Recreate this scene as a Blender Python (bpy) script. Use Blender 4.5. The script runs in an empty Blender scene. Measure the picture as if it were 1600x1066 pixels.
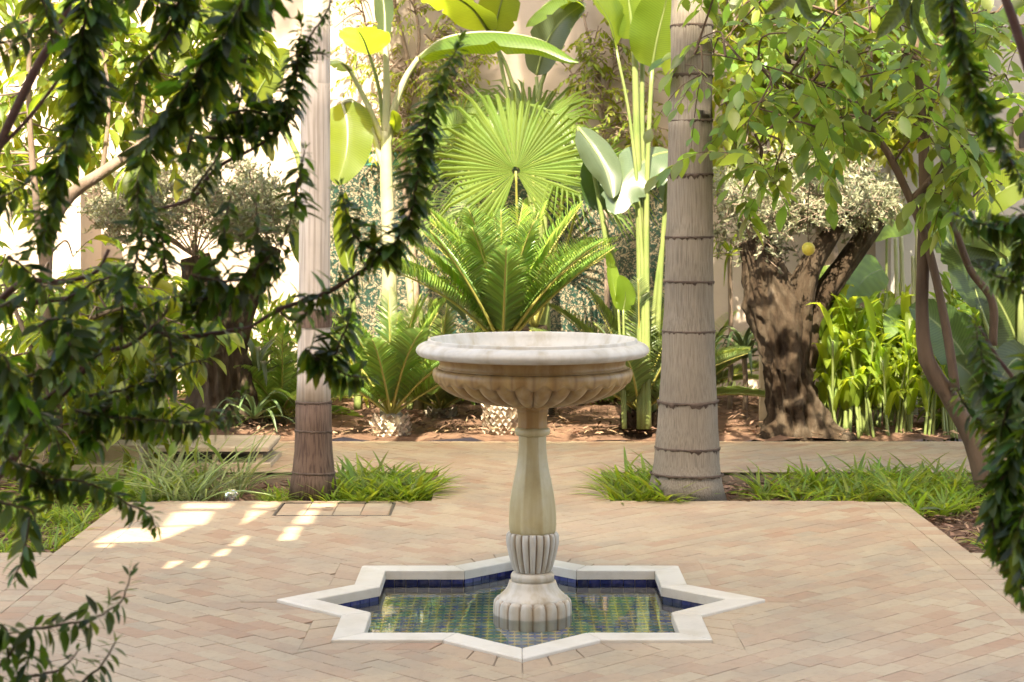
import bpy, math, random
import numpy as np
from mathutils import Vector, Matrix, noise as mnoise
from mathutils.geometry import delaunay_2d_cdt

RND = random.Random(11)
rng = np.random.default_rng(11)
SC = bpy.context.scene
COL = SC.collection

# ------------------------------------------------------------------ camera, light, exposure
F, EYE, HOR = 2900.0, 1.5, 321.0          # focal length in photo pixels, eye height, horizon row
cam_d = bpy.data.cameras.new('camera'); cam = bpy.data.objects.new('camera', cam_d); COL.objects.link(cam)
cam.location = (0, 0, EYE); cam.rotation_euler = (math.radians(90), 0, 0)
cam_d.sensor_width = 36; cam_d.lens = F / 1600 * 36
cam_d.shift_y = -(533 - HOR) / 1600
cam_d.clip_start = .1; cam_d.clip_end = 2000
cam_d.dof.use_dof = True; cam_d.dof.focus_distance = 7.1; cam_d.dof.aperture_fstop = 10
SC.camera = cam

SUN_EL, SUN_AZ = math.radians(47), math.radians(8)     # light travels away from the camera, slightly to the right
sdir = np.array([math.sin(SUN_AZ) * math.cos(SUN_EL), math.cos(SUN_AZ) * math.cos(SUN_EL), -math.sin(SUN_EL)])
world = bpy.data.worlds.new('World'); SC.world = world; world.use_nodes = True
wn = world.node_tree.nodes; wl = world.node_tree.links
sky = wn.new('ShaderNodeTexSky'); sky.sky_type = 'NISHITA'; sky.sun_disc = False
sky.sun_elevation = SUN_EL; sky.sun_rotation = math.radians(180) + SUN_AZ
sky.air_density = .8; sky.dust_density = 3.5; sky.ozone_density = .5
wl.new(sky.outputs[0], wn['Background'].inputs[0]); wn['Background'].inputs[1].default_value = .15
sd = bpy.data.lights.new('sun', 'SUN'); sd.energy = 3.2; sd.angle = math.radians(.5); sd.color = (1, .94, .83)
sun = bpy.data.objects.new('sun', sd); COL.objects.link(sun); sun.location = (0, 0, 20)
sun.rotation_euler = Vector(sdir).to_track_quat('-Z', 'Y').to_euler()
SC.view_settings.view_transform = 'Standard'; SC.view_settings.look = 'None'
SC.view_settings.gamma = 1; SC.view_settings.use_curve_mapping = False
SC.view_settings.exposure = 2.85
SC.view_settings.use_white_balance = True
SC.view_settings.white_balance_temperature = 7350
SC.view_settings.white_balance_tint = 8
SC.cycles.max_bounces = 10; SC.cycles.diffuse_bounces = 5; SC.cycles.transparent_max_bounces = 12

# ------------------------------------------------------------------ helpers
def W(px, py, d):
    return np.array([(px - 800) / F * d, d, EYE - (py - HOR) / F * d])
def G(px, py, z=0.0):
    return W(px, py, F * (EYE - z) / (py - HOR))
def nrm(v):
    v = np.asarray(v, float); return v / np.maximum(np.linalg.norm(v, axis=-1, keepdims=True), 1e-9)
def U(a, b): return RND.uniform(a, b)

class MB:
    def __init__(s): s.V = []; s.F = []; s.M = []; s.UV = []; s.n = 0
    def add(s, V, Fs, uv=None, mi=0):
        V = np.asarray(V, float).reshape(-1, 3)
        if not isinstance(Fs, list): Fs = [Fs]
        for f in Fs:
            f = np.asarray(f, int)
            if f.size:
                s.F.append(f + s.n); s.M.append(np.full(len(f), mi))
        s.V.append(V); s.UV.append(np.zeros((len(V), 2)) if uv is None else np.asarray(uv, float)); s.n += len(V)
    def poly(s, V, idx, mi=0):                     # one n-gon after its vertices were added
        pass
    def mesh(s, name, mats, org=(0, 0, 0), smooth=True):
        me = bpy.data.meshes.new(name)
        V = np.concatenate(s.V) - np.asarray(org, float); UV = np.concatenate(s.UV)
        loops = np.concatenate([f.ravel() for f in s.F]).astype(np.int32)
        tot = np.concatenate([np.full(len(f), f.shape[1]) for f in s.F]).astype(np.int32)
        st = (np.cumsum(tot) - tot).astype(np.int32)
        me.vertices.add(len(V)); me.vertices.foreach_set('co', V.astype(np.float32).ravel())
        me.loops.add(len(loops)); me.loops.foreach_set('vertex_index', loops)
        me.polygons.add(len(tot)); me.polygons.foreach_set('loop_start', st); me.polygons.foreach_set('loop_total', tot)
        me.polygons.foreach_set('material_index', np.concatenate(s.M).astype(np.int32))
        me.polygons.foreach_set('use_smooth', np.full(len(tot), bool(smooth)))
        ul = me.uv_layers.new(name='uv'); ul.data.foreach_set('uv', UV[loops].astype(np.float32).ravel())
        for m in (mats if isinstance(mats, (list, tuple)) else [mats]): me.materials.append(m)
        me.update(calc_edges=True); me.validate()
        return me
    def build(s, name, mats, parent=None, org=None, smooth=True, **kw):
        if org is None: org = parent['_o'] if parent is not None and '_o' in parent else (0, 0, 0)
        return obj(name, s.mesh(name, mats, org, smooth), parent, **kw)

def obj(name, me, parent=None, mat=None, **kw):
    o = bpy.data.objects.new(name, me); COL.objects.link(o)
    if parent is not None:
        o.parent = parent
        if '_o' in parent: o['_o'] = list(parent['_o'])
    if mat is not None: o.matrix_basis = mat
    for k, v in kw.items(): o[k] = v
    return o
def thing(name, label, cat, loc, group=None):
    o = bpy.data.objects.new(name, None); COL.objects.link(o); o.location = [float(c) for c in loc]
    o.empty_display_size = .1
    o['label'] = label; o['category'] = cat; o['_o'] = [float(c) for c in loc]
    if group: o['group'] = group
    return o
def inst(name, me, M, parent, **kw):               # an object sharing a mesh; M is its world matrix
    T = Matrix.Translation([-c for c in parent['_o']]) if parent is not None and '_o' in parent else Matrix()
    return obj(name, me, parent, T @ Matrix(M), **kw)

def curve(pts, n):                                 # Catmull-Rom through points, n samples evenly spaced
    P = np.asarray(pts, float)
    if len(P) == 2: Q = P[0] + np.linspace(0, 1, 40)[:, None] * (P[1] - P[0])
    else:
        E = np.vstack([2 * P[0] - P[1], P, 2 * P[-1] - P[-2]]); Q = []
        for i in range(len(P) - 1):
            t = np.linspace(0, 1, 16, endpoint=False)[:, None]; a, b, c, d = E[i:i + 4]
            Q.append(.5 * (2 * b + (c - a) * t + (2 * a - 5 * b + 4 * c - d) * t ** 2 + (3 * b - a - 3 * c + d) * t ** 3))
        Q = np.vstack(Q + [P[-1:]])
    s = np.r_[0, np.cumsum(np.linalg.norm(np.diff(Q, axis=0), axis=1))]
    u = np.linspace(0, s[-1], n)
    return np.stack([np.interp(u, s, Q[:, k]) for k in range(Q.shape[1])], 1)
def clen(P): return float(np.linalg.norm(np.diff(np.asarray(P), axis=0), axis=1).sum())
def frames_along(P):
    T = nrm(np.gradient(P, axis=0)); N = np.zeros_like(T); a = np.array([0, 0, 1.]) if abs(T[0, 2]) < .9 else np.array([1., 0, 0])
    N[0] = nrm(a - T[0] * a.dot(T[0]))
    for i in range(1, len(P)): N[i] = nrm(N[i - 1] - T[i] * N[i - 1].dot(T[i]))
    return T, N, np.cross(T, N)
def grid_faces(r, c, wrap):
    i = np.arange(r - 1)[:, None]; j = np.arange(c if wrap else c - 1)[None]; k = (j + 1) % c
    return np.stack([i * c + j, i * c + k, (i + 1) * c + k, (i + 1) * c + j], -1).reshape(-1, 4)
def tube(mb, P, rad, sides=8, mi=0, rfun=None, cap=True):
    P = np.asarray(P, float); n = len(P); rad = np.broadcast_to(np.asarray(rad, float), (n,)) if np.ndim(rad) < 1 or len(rad) == n else np.interp(np.linspace(0, 1, n), np.linspace(0, 1, len(rad)), rad)
    T, N, B = frames_along(P); th = np.arange(sides) / sides * 2 * math.pi
    R = rad[:, None] * np.ones((1, sides))
    if rfun is not None: R = rfun(P, th, R)
    V = P[:, None] + R[..., None] * (np.cos(th)[None, :, None] * N[:, None] + np.sin(th)[None, :, None] * B[:, None])
    uv = np.stack(np.broadcast_arrays(np.linspace(0, 1, n)[:, None], (th / 6.2832)[None]), -1).reshape(-1, 2)
    Fs = [grid_faces(n, sides, True)]
    V = V.reshape(-1, 3)
    if cap: Fs += [np.arange(sides)[None, ::-1], (np.arange(sides) + (n - 1) * sides)[None]]
    mb.add(V, Fs, uv, mi)
def lathe(mb, prof, c, seg=64, rfun=None, mi=0, cap=False):
    prof = np.asarray(prof, float); th = np.arange(seg) / seg * 2 * math.pi
    R = prof[:, 0][:, None] * np.ones((1, seg)); Z = prof[:, 1][:, None] * np.ones((1, seg))
    if rfun is not None: R, Z = rfun(R, Z, th)
    V = np.stack([c[0] + R * np.cos(th), c[1] + R * np.sin(th), c[2] + Z], -1).reshape(-1, 3)
    Fs = [grid_faces(len(prof), seg, True)]
    if cap: Fs += [np.arange(seg)[None, ::-1], (np.arange(seg) + (len(prof) - 1) * seg)[None]]
    mb.add(V, Fs, None, mi)
def dense(prof, n):
    P = np.asarray(prof, float); return curve(P, n)
def box(mb, lo, hi, mi=0, b=0.0):
    (x0, y0, z0), (x1, y1, z1) = lo, hi
    if b <= 0:
        V = [(x0, y0, z0), (x1, y0, z0), (x1, y1, z0), (x0, y1, z0), (x0, y0, z1), (x1, y0, z1), (x1, y1, z1), (x0, y1, z1)]
        mb.add(V, np.array([(0, 3, 2, 1), (4, 5, 6, 7), (0, 1, 5, 4), (1, 2, 6, 5), (2, 3, 7, 6), (3, 0, 4, 7)]), None, mi)
    else: prism(mb, [(x0, y0), (x1, y0), (x1, y1), (x0, y1)], z0, z1, b, mi)
def prism(mb, poly, z0, z1, b=0.0, mi=0):          # vertical prism with a bevelled top
    P = np.asarray(poly, float); n = len(P)
    a = .5 * np.sum(P[:, 0] * np.roll(P[:, 1], -1) - np.roll(P[:, 0], -1) * P[:, 1])
    if a < 0: P = P[::-1]
    rings = [np.c_[P, np.full(n, z0)], np.c_[P, np.full(n, z1 - b)]]
    if b > 0: rings.append(np.c_[offset(P, -b), np.full(n, z1)])
    V = np.vstack(rings); k = len(rings)
    Fs = [grid_faces(k, n, True)]
    Fs.append((np.arange(n) + (k - 1) * n)[None]); Fs.append(np.arange(n)[None, ::-1])
    mb.add(V, Fs, None, mi)
def offset(P, d):                                  # mitred offset of a ccw polygon, d > 0 outward
    P = np.asarray(P, float); n = len(P); out = []
    for i in range(n):
        a, b, c = P[i - 1], P[i], P[(i + 1) % n]
        u, v = nrm(b - a), nrm(c - b); nu, nv = np.array([u[1], -u[0]]), np.array([v[1], -v[0]])
        m = nu + nv; q = max(1 + nu.dot(nv), .15); out.append(b + m / q * d)
    return np.array(out)
def FR(pos, dr, up, sx, sy, sz=None):              # matrices: local y = dr, z towards up
    pos = np.asarray(pos, float); Y = nrm(dr); X = nrm(np.cross(Y, np.broadcast_to(up, Y.shape))); Z = np.cross(X, Y)
    N = len(Y); M = np.zeros((N, 4, 4)); M[:, 3, 3] = 1
    sx = np.broadcast_to(sx, (N,)); sy = np.broadcast_to(sy, (N,)); sz = sy if sz is None else np.broadcast_to(sz, (N,))
    M[:, :3, 0] = X * sx[:, None]; M[:, :3, 1] = Y * sy[:, None]; M[:, :3, 2] = Z * sz[:, None]; M[:, :3, 3] = pos
    return M
def scatter(mb, tpl, M, mi=0):
    TV, TF, TU = tpl; N = len(M)
    if N == 0: return
    V = np.einsum('nij,vj->nvi', M[:, :3, :3], TV) + M[:, None, :3, 3]
    Fs = [(f[None] + (np.arange(N) * len(TV))[:, None, None]).reshape(-1, f.shape[1]) for f in TF]
    mb.add(V.reshape(-1, 3), Fs, np.tile(TU, (N, 1)), mi)
def leaf_tpl(rows, fold=.25, droop=.12, cup=0.0):  # rows: (t, half width); unit length along y
    V = [(0, 0, 0)]; Uv = [(0, .5)]; F3 = []; F4 = []
    z = lambda t: -droop * t * t
    for t, w in rows[:]:
        b = len(V); V += [(-w, t, z(t) + fold * w), (0, t, z(t)), (w, t, z(t) + fold * w)]; Uv += [(t, 0), (t, .5), (t, 1)]
        if b == 1: F3 += [(0, 2, 1), (0, 3, 2)]
        else: F4 += [(b - 3, b - 2, b + 1, b), (b - 2, b - 1, b + 2, b + 1)]
    b = len(V); V.append((0, 1, z(1))); Uv.append((1, .5)); F3 += [(b - 3, b - 2, b), (b - 2, b - 1, b)]
    return np.array(V, float), [np.array(F3), np.array(F4)] if F4 else [np.array(F3)], np.array(Uv, float)
LANCE = leaf_tpl([(.22, .11), (.5, .15), (.78, .095)], .3, .2)
OVATE = leaf_tpl([(.15, .14), (.38, .235), (.62, .225), (.84, .12)], .22, .16)
OVAT2 = leaf_tpl([(.15, .12), (.4, .2), (.65, .19), (.86, .09)], .35, .3)
TINY = leaf_tpl([(.5, .16)], .2, .05)
CHIP = leaf_tpl([(.3, .09), (.7, .08)], .5, .1)

# ------------------------------------------------------------------ materials
def mat(name):
    m = bpy.data.materials.new(name); m.use_nodes = True; nt = m.node_tree
    return m, nt, nt.nodes['Principled BSDF'], nt.nodes['Material Output']
def N(nt, t, **kw):
    n = nt.nodes.new(t)
    for k, v in kw.items():
        if k.startswith('i_'): n.inputs[k[2:].replace('_', ' ')].default_value = v
        elif k.startswith('n_'): n.inputs[int(k[2:])].default_value = v
        else: setattr(n, k, v)
    return n
def L(nt, a, b): nt.links.new(a, b)
def ramp(nt, src, stops, interp='LINEAR'):
    r = nt.nodes.new('ShaderNodeValToRGB'); e = r.color_ramp.elements; r.color_ramp.interpolation = interp
    while len(e) < len(stops): e.new(.5)
    for k, (p, c) in enumerate(stops): e[k].position = p; e[k].color = tuple(c) + (1,) if len(c) == 3 else c
    L(nt, src, r.inputs[0]); return r.outputs[0]
def mixc(nt, fac, a, b, mode='MIX'):
    m = nt.nodes.new('ShaderNodeMix'); m.data_type = 'RGBA'; m.blend_type = mode
    for s, v in ((m.inputs[0], fac), (m.inputs[6], a), (m.inputs[7], b)):
        if hasattr(v, 'links'): L(nt, v, s)
        elif isinstance(v, (int, float)): s.default_value = v
        else: s.default_value = tuple(v) + (1,)
    return m.outputs[2]
def math_(nt, op, a, b=None):
    m = nt.nodes.new('ShaderNodeMath'); m.operation = op
    for s, v in ((m.inputs[0], a), (m.inputs[1], b)):
        if v is None: continue
        if hasattr(v, 'links'): L(nt, v, s)
        else: s.default_value = v
    return m.outputs[0]
def rnd(nt):                                       # one random number per object and per loose piece
    oi = N(nt, 'ShaderNodeObjectInfo'); g = N(nt, 'ShaderNodeNewGeometry')
    return math_(nt, 'FRACT', math_(nt, 'ADD', oi.outputs['Random'], g.outputs['Random Per Island']))
def tex(nt, kind, scale, coord='Object', **kw):
    tc = N(nt, 'ShaderNodeTexCoord'); n = nt.nodes.new(kind); n.inputs['Scale'].default_value = scale
    src = tc.outputs[coord] if coord != 'Pos' else N(nt, 'ShaderNodeNewGeometry').outputs['Position']
    if 'stretch' in kw:
        mp = N(nt, 'ShaderNodeMapping'); mp.inputs['Scale'].default_value = kw.pop('stretch'); L(nt, src, mp.inputs[0]); src = mp.outputs[0]
    L(nt, src, n.inputs['Vector'])
    for k, v in kw.items(): n.inputs[k].default_value = v
    return n
def bump(nt, bs, h, strength=.3, dist=.01):
    b = N(nt, 'ShaderNodeBump'); b.inputs['Strength'].default_value = strength; b.inputs['Distance'].default_value = dist
    L(nt, h, b.inputs['Height']); L(nt, b.outputs[0], bs.inputs['Normal']); return b

def leaf_mat(name, col, tcol, tfac=.4, rough=.45, spec=.4, var=.3, hue=.02, ribs=0, rib_dark=.8, midrib=None):
    m, nt, bs, out = mat(name)
    r = rnd(nt)
    hsv = N(nt, 'ShaderNodeHueSaturation'); hs2 = N(nt, 'ShaderNodeHueSaturation')
    mr = N(nt, 'ShaderNodeMapRange'); L(nt, r, mr.inputs[0]); mr.inputs[3].default_value = 1 - var; mr.inputs[4].default_value = 1 + var
    r2 = math_(nt, 'FRACT', math_(nt, 'MULTIPLY', r, 7.31))
    mh = N(nt, 'ShaderNodeMapRange'); L(nt, r2, mh.inputs[0]); mh.inputs[3].default_value = .5 - hue; mh.inputs[4].default_value = .5 + hue
    nz = tex(nt, 'ShaderNodeTexNoise', 25, 'Pos')
    c1 = mixc(nt, math_(nt, 'MULTIPLY', nz.outputs[0], .5), col, tuple(x * .7 for x in col)); c2 = mixc(nt, 0, tcol, tcol)
    if ribs:
        tc = N(nt, 'ShaderNodeTexCoord'); sp = N(nt, 'ShaderNodeSeparateXYZ'); L(nt, tc.outputs['UV'], sp.inputs[0])
        av = math_(nt, 'ABSOLUTE', math_(nt, 'SUBTRACT', sp.outputs[1], .5))
        s = math_(nt, 'SINE', math_(nt, 'MULTIPLY', math_(nt, 'SUBTRACT', sp.outputs[0], math_(nt, 'MULTIPLY', av, .22)), ribs))
        nn = tex(nt, 'ShaderNodeTexNoise', 1, 'UV', stretch=(60, .6, 1))
        fac = math_(nt, 'MULTIPLY', math_(nt, 'MULTIPLY_ADD', s, .5), 1.0); fac.node.inputs[0].links[0].from_node.inputs[2].default_value = .5
        fac = math_(nt, 'MULTIPLY', math_(nt, 'ADD', fac, nn.outputs[0]), .5)
        k = rib_dark
        c1 = mixc(nt, fac, c1, mixc(nt, 1, c1, (k, k, k), 'MULTIPLY')); c2 = mixc(nt, fac, c2, mixc(nt, 1, c2, (k, k, k), 'MULTIPLY'))
        bump(nt, bs, fac, .25, .004)
        if midrib:
            mm = math_(nt, 'LESS_THAN', av, .022); c1 = mixc(nt, mm, c1, midrib); c2 = mixc(nt, mm, c2, tuple(x * .35 for x in tcol))
    for c, h in ((c1, hsv), (c2, hs2)):
        L(nt, c, h.inputs['Color']); L(nt, mr.outputs[0], h.inputs['Value']); L(nt, mh.outputs[0], h.inputs['Hue'])
    L(nt, hsv.outputs[0], bs.inputs['Base Color']); bs.inputs['Roughness'].default_value = rough; bs.inputs['Specular IOR Level'].default_value = spec
    tr = N(nt, 'ShaderNodeBsdfTranslucent'); L(nt, hs2.outputs[0], tr.inputs[0])
    mx = N(nt, 'ShaderNodeMixShader'); mx.inputs[0].default_value = tfac
    L(nt, bs.outputs[0], mx.inputs[1]); L(nt, tr.outputs[0], mx.inputs[2]); L(nt, mx.outputs[0], out.inputs[0])
    return m
def solid(name, col, rough=.6, col2=None, scale=8, spec=.4, bmp=0, bscale=None, stretch=None, detail=6):
    m, nt, bs, out = mat(name)
    kw = {'Detail': detail}
    if stretch: kw['stretch'] = stretch
    n = tex(nt, 'ShaderNodeTexNoise', scale, 'Object', **kw)
    c = ramp(nt, n.outputs[0], [(.3, col), (.7, col2 or tuple(x * .75 for x in col))])
    L(nt, c, bs.inputs['Base Color']); bs.inputs['Roughness'].default_value = rough; bs.inputs['Specular IOR Level'].default_value = spec
    if bmp:
        kw2 = {'Detail': 8}
        if stretch: kw2['stretch'] = stretch
        b = tex(nt, 'ShaderNodeTexNoise', bscale or scale * 4, 'Object', **kw2); bump(nt, bs, b.outputs[0], bmp, .01)
    return m

MT = {}
def mk_paver(name, cols):
    m, nt, bs, out = mat(name); r = rnd(nt)
    c = ramp(nt, r, cols)
    n1 = tex(nt, 'ShaderNodeTexNoise', 2.2, 'Pos', Detail=7, Roughness=.65); n2 = tex(nt, 'ShaderNodeTexNoise', 30, 'Pos', Detail=6, Roughness=.7); n3 = tex(nt, 'ShaderNodeTexNoise', .9, 'Pos', Detail=4)
    c = mixc(nt, ramp(nt, n1.outputs[0], [(.45, (0, 0, 0)), (.66, (.75, .75, .75))]), c, (.265, .215, .15))
    c = mixc(nt, ramp(nt, n3.outputs[0], [(.45, (0, 0, 0)), (.7, (.45, .45, .45))]), c, (.42, .32, .22))
    c = mixc(nt, ramp(nt, n2.outputs[0], [(.35, (.75, .75, .75)), (.5, (0, 0, 0))]), c, mixc(nt, 1, c, (.84, .82, .8), 'MULTIPLY'))
    L(nt, c, bs.inputs['Base Color']); bs.inputs['Roughness'].default_value = .62; bs.inputs['Specular IOR Level'].default_value = .35
    bump(nt, bs, n2.outputs[0], .25, .004); return m
MT['paver'] = mk_paver('terracotta_paver', [(0, (.305, .185, .112)), (.12, (.335, .222, .138)), (.35, (.352, .248, .157)), (.6, (.362, .268, .169)), (.84, (.375, .29, .184)), (.95, (.38, .30, .193)), (1, (.285, .225, .15))])
MT['mortar'] = solid('mortar', (.34, .265, .18), .9, (.17, .125, .085), 3.5)
def mk_marble(name, base, stain, amount, groove=0.0, streak=(14, 14, 1.6), vein=(.5, .47, .42)):
    m, nt, bs, out = mat(name)
    n1 = tex(nt, 'ShaderNodeTexNoise', 5, 'Object', Detail=8, Distortion=1.5); n2 = tex(nt, 'ShaderNodeTexNoise', 1.6, 'Object', stretch=streak, Detail=6)
    n3 = tex(nt, 'ShaderNodeTexNoise', 9, 'Object', Detail=6, Roughness=.7)
    c = mixc(nt, ramp(nt, n1.outputs[0], [(.46, (0, 0, 0)), (.52, (.16, .16, .16)), (.58, (0, 0, 0))]), base, vein)
    c = mixc(nt, ramp(nt, n2.outputs[0], [(.5 - amount * .4, (0, 0, 0)), (.75 - amount * .2, (1, 1, 1))]), c, stain)
    c = mixc(nt, ramp(nt, n3.outputs[0], [(.5, (0, 0, 0)), (.8, (.5, .5, .5))]), c, tuple(x * .7 for x in stain))
    kv = N(nt, 'ShaderNodeMapRange'); L(nt, N(nt, 'ShaderNodeObjectInfo').outputs['Random'], kv.inputs[0]); kv.inputs[3].default_value = .9; kv.inputs[4].default_value = 1.04
    hv = N(nt, 'ShaderNodeHueSaturation'); L(nt, kv.outputs[0], hv.inputs['Value']); L(nt, c, hv.inputs['Color']); c = hv.outputs[0]
    if groove:
        tc = N(nt, 'ShaderNodeTexCoord'); sp = N(nt, 'ShaderNodeSeparateXYZ'); L(nt, tc.outputs['UV'], sp.inputs[0])
        c = mixc(nt, math_(nt, 'MULTIPLY', sp.outputs[0], groove), c, (.20, .12, .05))
    L(nt, c, bs.inputs['Base Color']); bs.inputs['Roughness'].default_value = .45; bs.inputs['Specular IOR Level'].default_value = .35
    bump(nt, bs, n3.outputs[0], .12, .004); return m
MT['marble'] = mk_marble('white_marble', (.52, .49, .415), (.40, .345, .25), .12, .9)
MT['marble_bowl'] = mk_marble('stained_marble', (.39, .265, .105), (.26, .15, .05), .45, .75)
MT['marble_shaft'] = mk_marble('yellowed_marble', (.465, .40, .225), (.36, .285, .13), .32)
MT['marble_base'] = mk_marble('weathered_marble', (.51, .465, .375), (.36, .29, .185), .22, .8)
MT['kerb'] = mk_marble('kerb_marble', (.58, .53, .435), (.50, .44, .335), .05, 0, (4, 4, 4))
def mk_tile(name, cols, rough=.15):
    m, nt, bs, out = mat(name); c = ramp(nt, rnd(nt), cols, 'CONSTANT'); n = tex(nt, 'ShaderNodeTexNoise', 40, 'Pos', Detail=4)
    c = mixc(nt, ramp(nt, n.outputs[0], [(.45, (0, 0, 0)), (.7, (.5, .5, .5))]), c, mixc(nt, .5, c, (.2, .18, .16)))
    L(nt, c, bs.inputs['Base Color']); bs.inputs['Roughness'].default_value = rough; return m
MT['blue_tile'] = mk_tile('blue_glazed_tile', [(0, (.012, .018, .085)), (.3, (.018, .024, .12)), (.6, (.010, .014, .065)), (.85, (.028, .034, .15))])
MT['dark_tile'] = mk_tile('dark_pool_tile', [(0, (.09, .14, .22)), (.35, (.09, .20, .19)), (.6, (.2, .24, .27)), (.85, (.09, .12, .28))])
MT['ochre_tile'] = mk_tile('ochre_pool_tile', [(0, (.55, .40, .15)), (.6, (.62, .47, .22))])
MT['grout'] = solid('grout', (.42, .37, .29), .9, (.3, .25, .19), 20)
def mk_water():
    m, nt, bs, out = mat('pool_water'); nt.nodes.remove(bs)
    n = tex(nt, 'ShaderNodeTexNoise', 6, 'Pos', Detail=2); b = N(nt, 'ShaderNodeBump'); b.inputs['Strength'].default_value = .04; b.inputs['Distance'].default_value = .01; L(nt, n.outputs[0], b.inputs['Height'])
    fr = N(nt, 'ShaderNodeFresnel'); fr.inputs[0].default_value = 1.32; gl = N(nt, 'ShaderNodeBsdfGlossy'); gl.inputs['Roughness'].default_value = .01; tr = N(nt, 'ShaderNodeBsdfTransparent'); tr.inputs[0].default_value = (.86, .94, .95, 1)
    L(nt, b.outputs[0], gl.inputs['Normal']); mx = N(nt, 'ShaderNodeMixShader'); L(nt, fr.outputs[0], mx.inputs[0]); L(nt, tr.outputs[0], mx.inputs[1]); L(nt, gl.outputs[0], mx.inputs[2]); L(nt, mx.outputs[0], out.inputs[0]); return m
MT['water'] = mk_water()
MT['soil'] = solid('soil', (.17, .10, .065), .95, (.09, .052, .035), 9, .1, .8, 40)
MT['chip'] = leaf_mat('bark_chip', (.22, .14, .09), (.1, .06, .03), .05, .9, .1, .6, .02)
MT['plaster'] = solid('plaster', (.46, .375, .30), .9, (.38, .30, .235), 1.3, .2, .25, 20)
MT['plaster_pale'] = solid('pale_plaster', (.44, .405, .355), .9, (.36, .33, .28), 1.2, .2, .2, 20)
MT['stone'] = solid('bench_stone', (.52, .42, .30), .7, (.40, .31, .21), 10, .3, .2)
MT['metal'] = solid('dark_metal', (.04, .035, .03), .5, (.08, .06, .045), 20)
MT['bark_brown'] = solid('shrub_bark', (.075, .035, .026), .8, (.11, .06, .04), 40, .3, .4, 120)
MT['bark_tree'] = solid('tree_bark', (.13, .09, .058), .85, (.07, .046, .03), 14, .2, .7, 60, (1, 1, .25))
MT['bark_grey'] = solid('grey_bark', (.22, .165, .125), .85, (.13, .09, .06), 12, .2, .7, 60, (1, 1, .3))
MT['bark_pale'] = solid('dry_twig', (.30, .22, .16), .9, (.2, .14, .1), 30)
def mk_olive():
    m, nt, bs, out = mat('olive_bark')
    n = tex(nt, 'ShaderNodeTexNoise', 5, 'Object', stretch=(1, 1, .4), Detail=10, Roughness=.7, Distortion=.6); n2 = tex(nt, 'ShaderNodeTexNoise', 26, 'Object', stretch=(1, 1, .3), Detail=8, Roughness=.7)
    c = ramp(nt, n.outputs[0], [(.34, (.014, .009, .006)), (.46, (.042, .029, .018)), (.57, (.08, .06, .04)), (.67, (.12, .095, .07)), (.76, (.22, .18, .14))])
    c = mixc(nt, ramp(nt, n2.outputs[0], [(.4, (.7, .7, .7)), (.6, (0, 0, 0))]), c, (.045, .028, .016))
    L(nt, c, bs.inputs['Base Color']); bs.inputs['Roughness'].default_value = .9; bs.inputs['Specular IOR Level'].default_value = .15
    bump(nt, bs, n2.outputs[0], .9, .03); return m
MT['olive_bark'] = mk_olive()
def mk_palm(name, lo, hi, fiber=(60, 60, 1.2), dk=.5):
    m, nt, bs, out = mat(name)
    n = tex(nt, 'ShaderNodeTexNoise', 2, 'Object', stretch=fiber, Detail=4); n2 = tex(nt, 'ShaderNodeTexNoise', 2.5, 'Object', Detail=6, Roughness=.6)
    c = ramp(nt, n2.outputs[0], [(.3, lo), (.7, hi)])
    c = mixc(nt, ramp(nt, n.outputs[0], [(.38, (.8, .8, .8)), (.55, (0, 0, 0))]), c, tuple(x * dk for x in lo))
    L(nt, c, bs.inputs['Base Color']); bs.inputs['Roughness'].default_value = .8; bs.inputs['Specular IOR Level'].default_value = .2
    bump(nt, bs, n.outputs[0], .5, .01); return m
MT['palm_grey'] = mk_palm('grey_palm_bark', (.185, .156, .117), (.265, .228, .174), (150, 150, 3), .68)
MT['palm_white'] = mk_palm('pale_palm_bark', (.43, .365, .30), (.58, .515, .435), (34, 34, 1.2), .78)
MT['palm_brown'] = mk_palm('brown_palm_bark', (.085, .052, .036), (.17, .12, .085), (60, 60, 4), .6)
MT['fringe'] = solid('palm_ring_fibre', (.05, .034, .024), .9, (.10, .07, .05), 40)
MT['dark_leaf'] = leaf_mat('dark_shrub_leaf', (.029, .056, .010), (.18, .27, .012), .36, .45, .24, .6, .035)
MT['shoot_stem'] = solid('shoot_stem', (.07, .06, .02), .7, (.09, .05, .03), 40)
MT['citrus'] = leaf_mat('yellow_green_leaf', (.135, .185, .03), (.40, .47, .03), .5, .42, .45, .35, .03)
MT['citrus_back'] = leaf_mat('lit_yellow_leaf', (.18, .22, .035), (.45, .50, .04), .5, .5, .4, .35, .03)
MT['ficus'] = leaf_mat('ovate_leaf', (.115, .18, .045), (.36, .50, .05), .52, .38, .5, .4, .03)
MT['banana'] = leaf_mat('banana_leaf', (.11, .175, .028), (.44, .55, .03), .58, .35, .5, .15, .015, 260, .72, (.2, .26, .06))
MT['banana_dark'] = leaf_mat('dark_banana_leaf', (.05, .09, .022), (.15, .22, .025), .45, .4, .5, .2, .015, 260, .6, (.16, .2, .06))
MT['banana_grey'] = leaf_mat('bluish_banana_leaf', (.095, .135, .07), (.2, .28, .06), .35, .35, .6, .15, .015, 260, .75, (.25, .28, .15))
MT['stalk'] = solid('green_stalk', (.11, .155, .04), .4, (.18, .20, .07), 6)
MT['stalk_pale'] = solid('pale_stalk', (.38, .34, .24), .45, (.26, .28, .13), 5)
MT['cycad'] = leaf_mat('cycad_leaflet', (.19, .30, .085), (.55, .74, .14), .54, .28, .8, .25, .02)
MT['cycad_blue'] = leaf_mat('bluish_cycad_leaflet', (.17, .23, .10), (.44, .54, .09), .48, .3, .7, .25, .02)
MT['rachis'] = solid('frond_rib', (.30, .29, .07), .5, (.36, .32, .09), 10)
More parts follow.
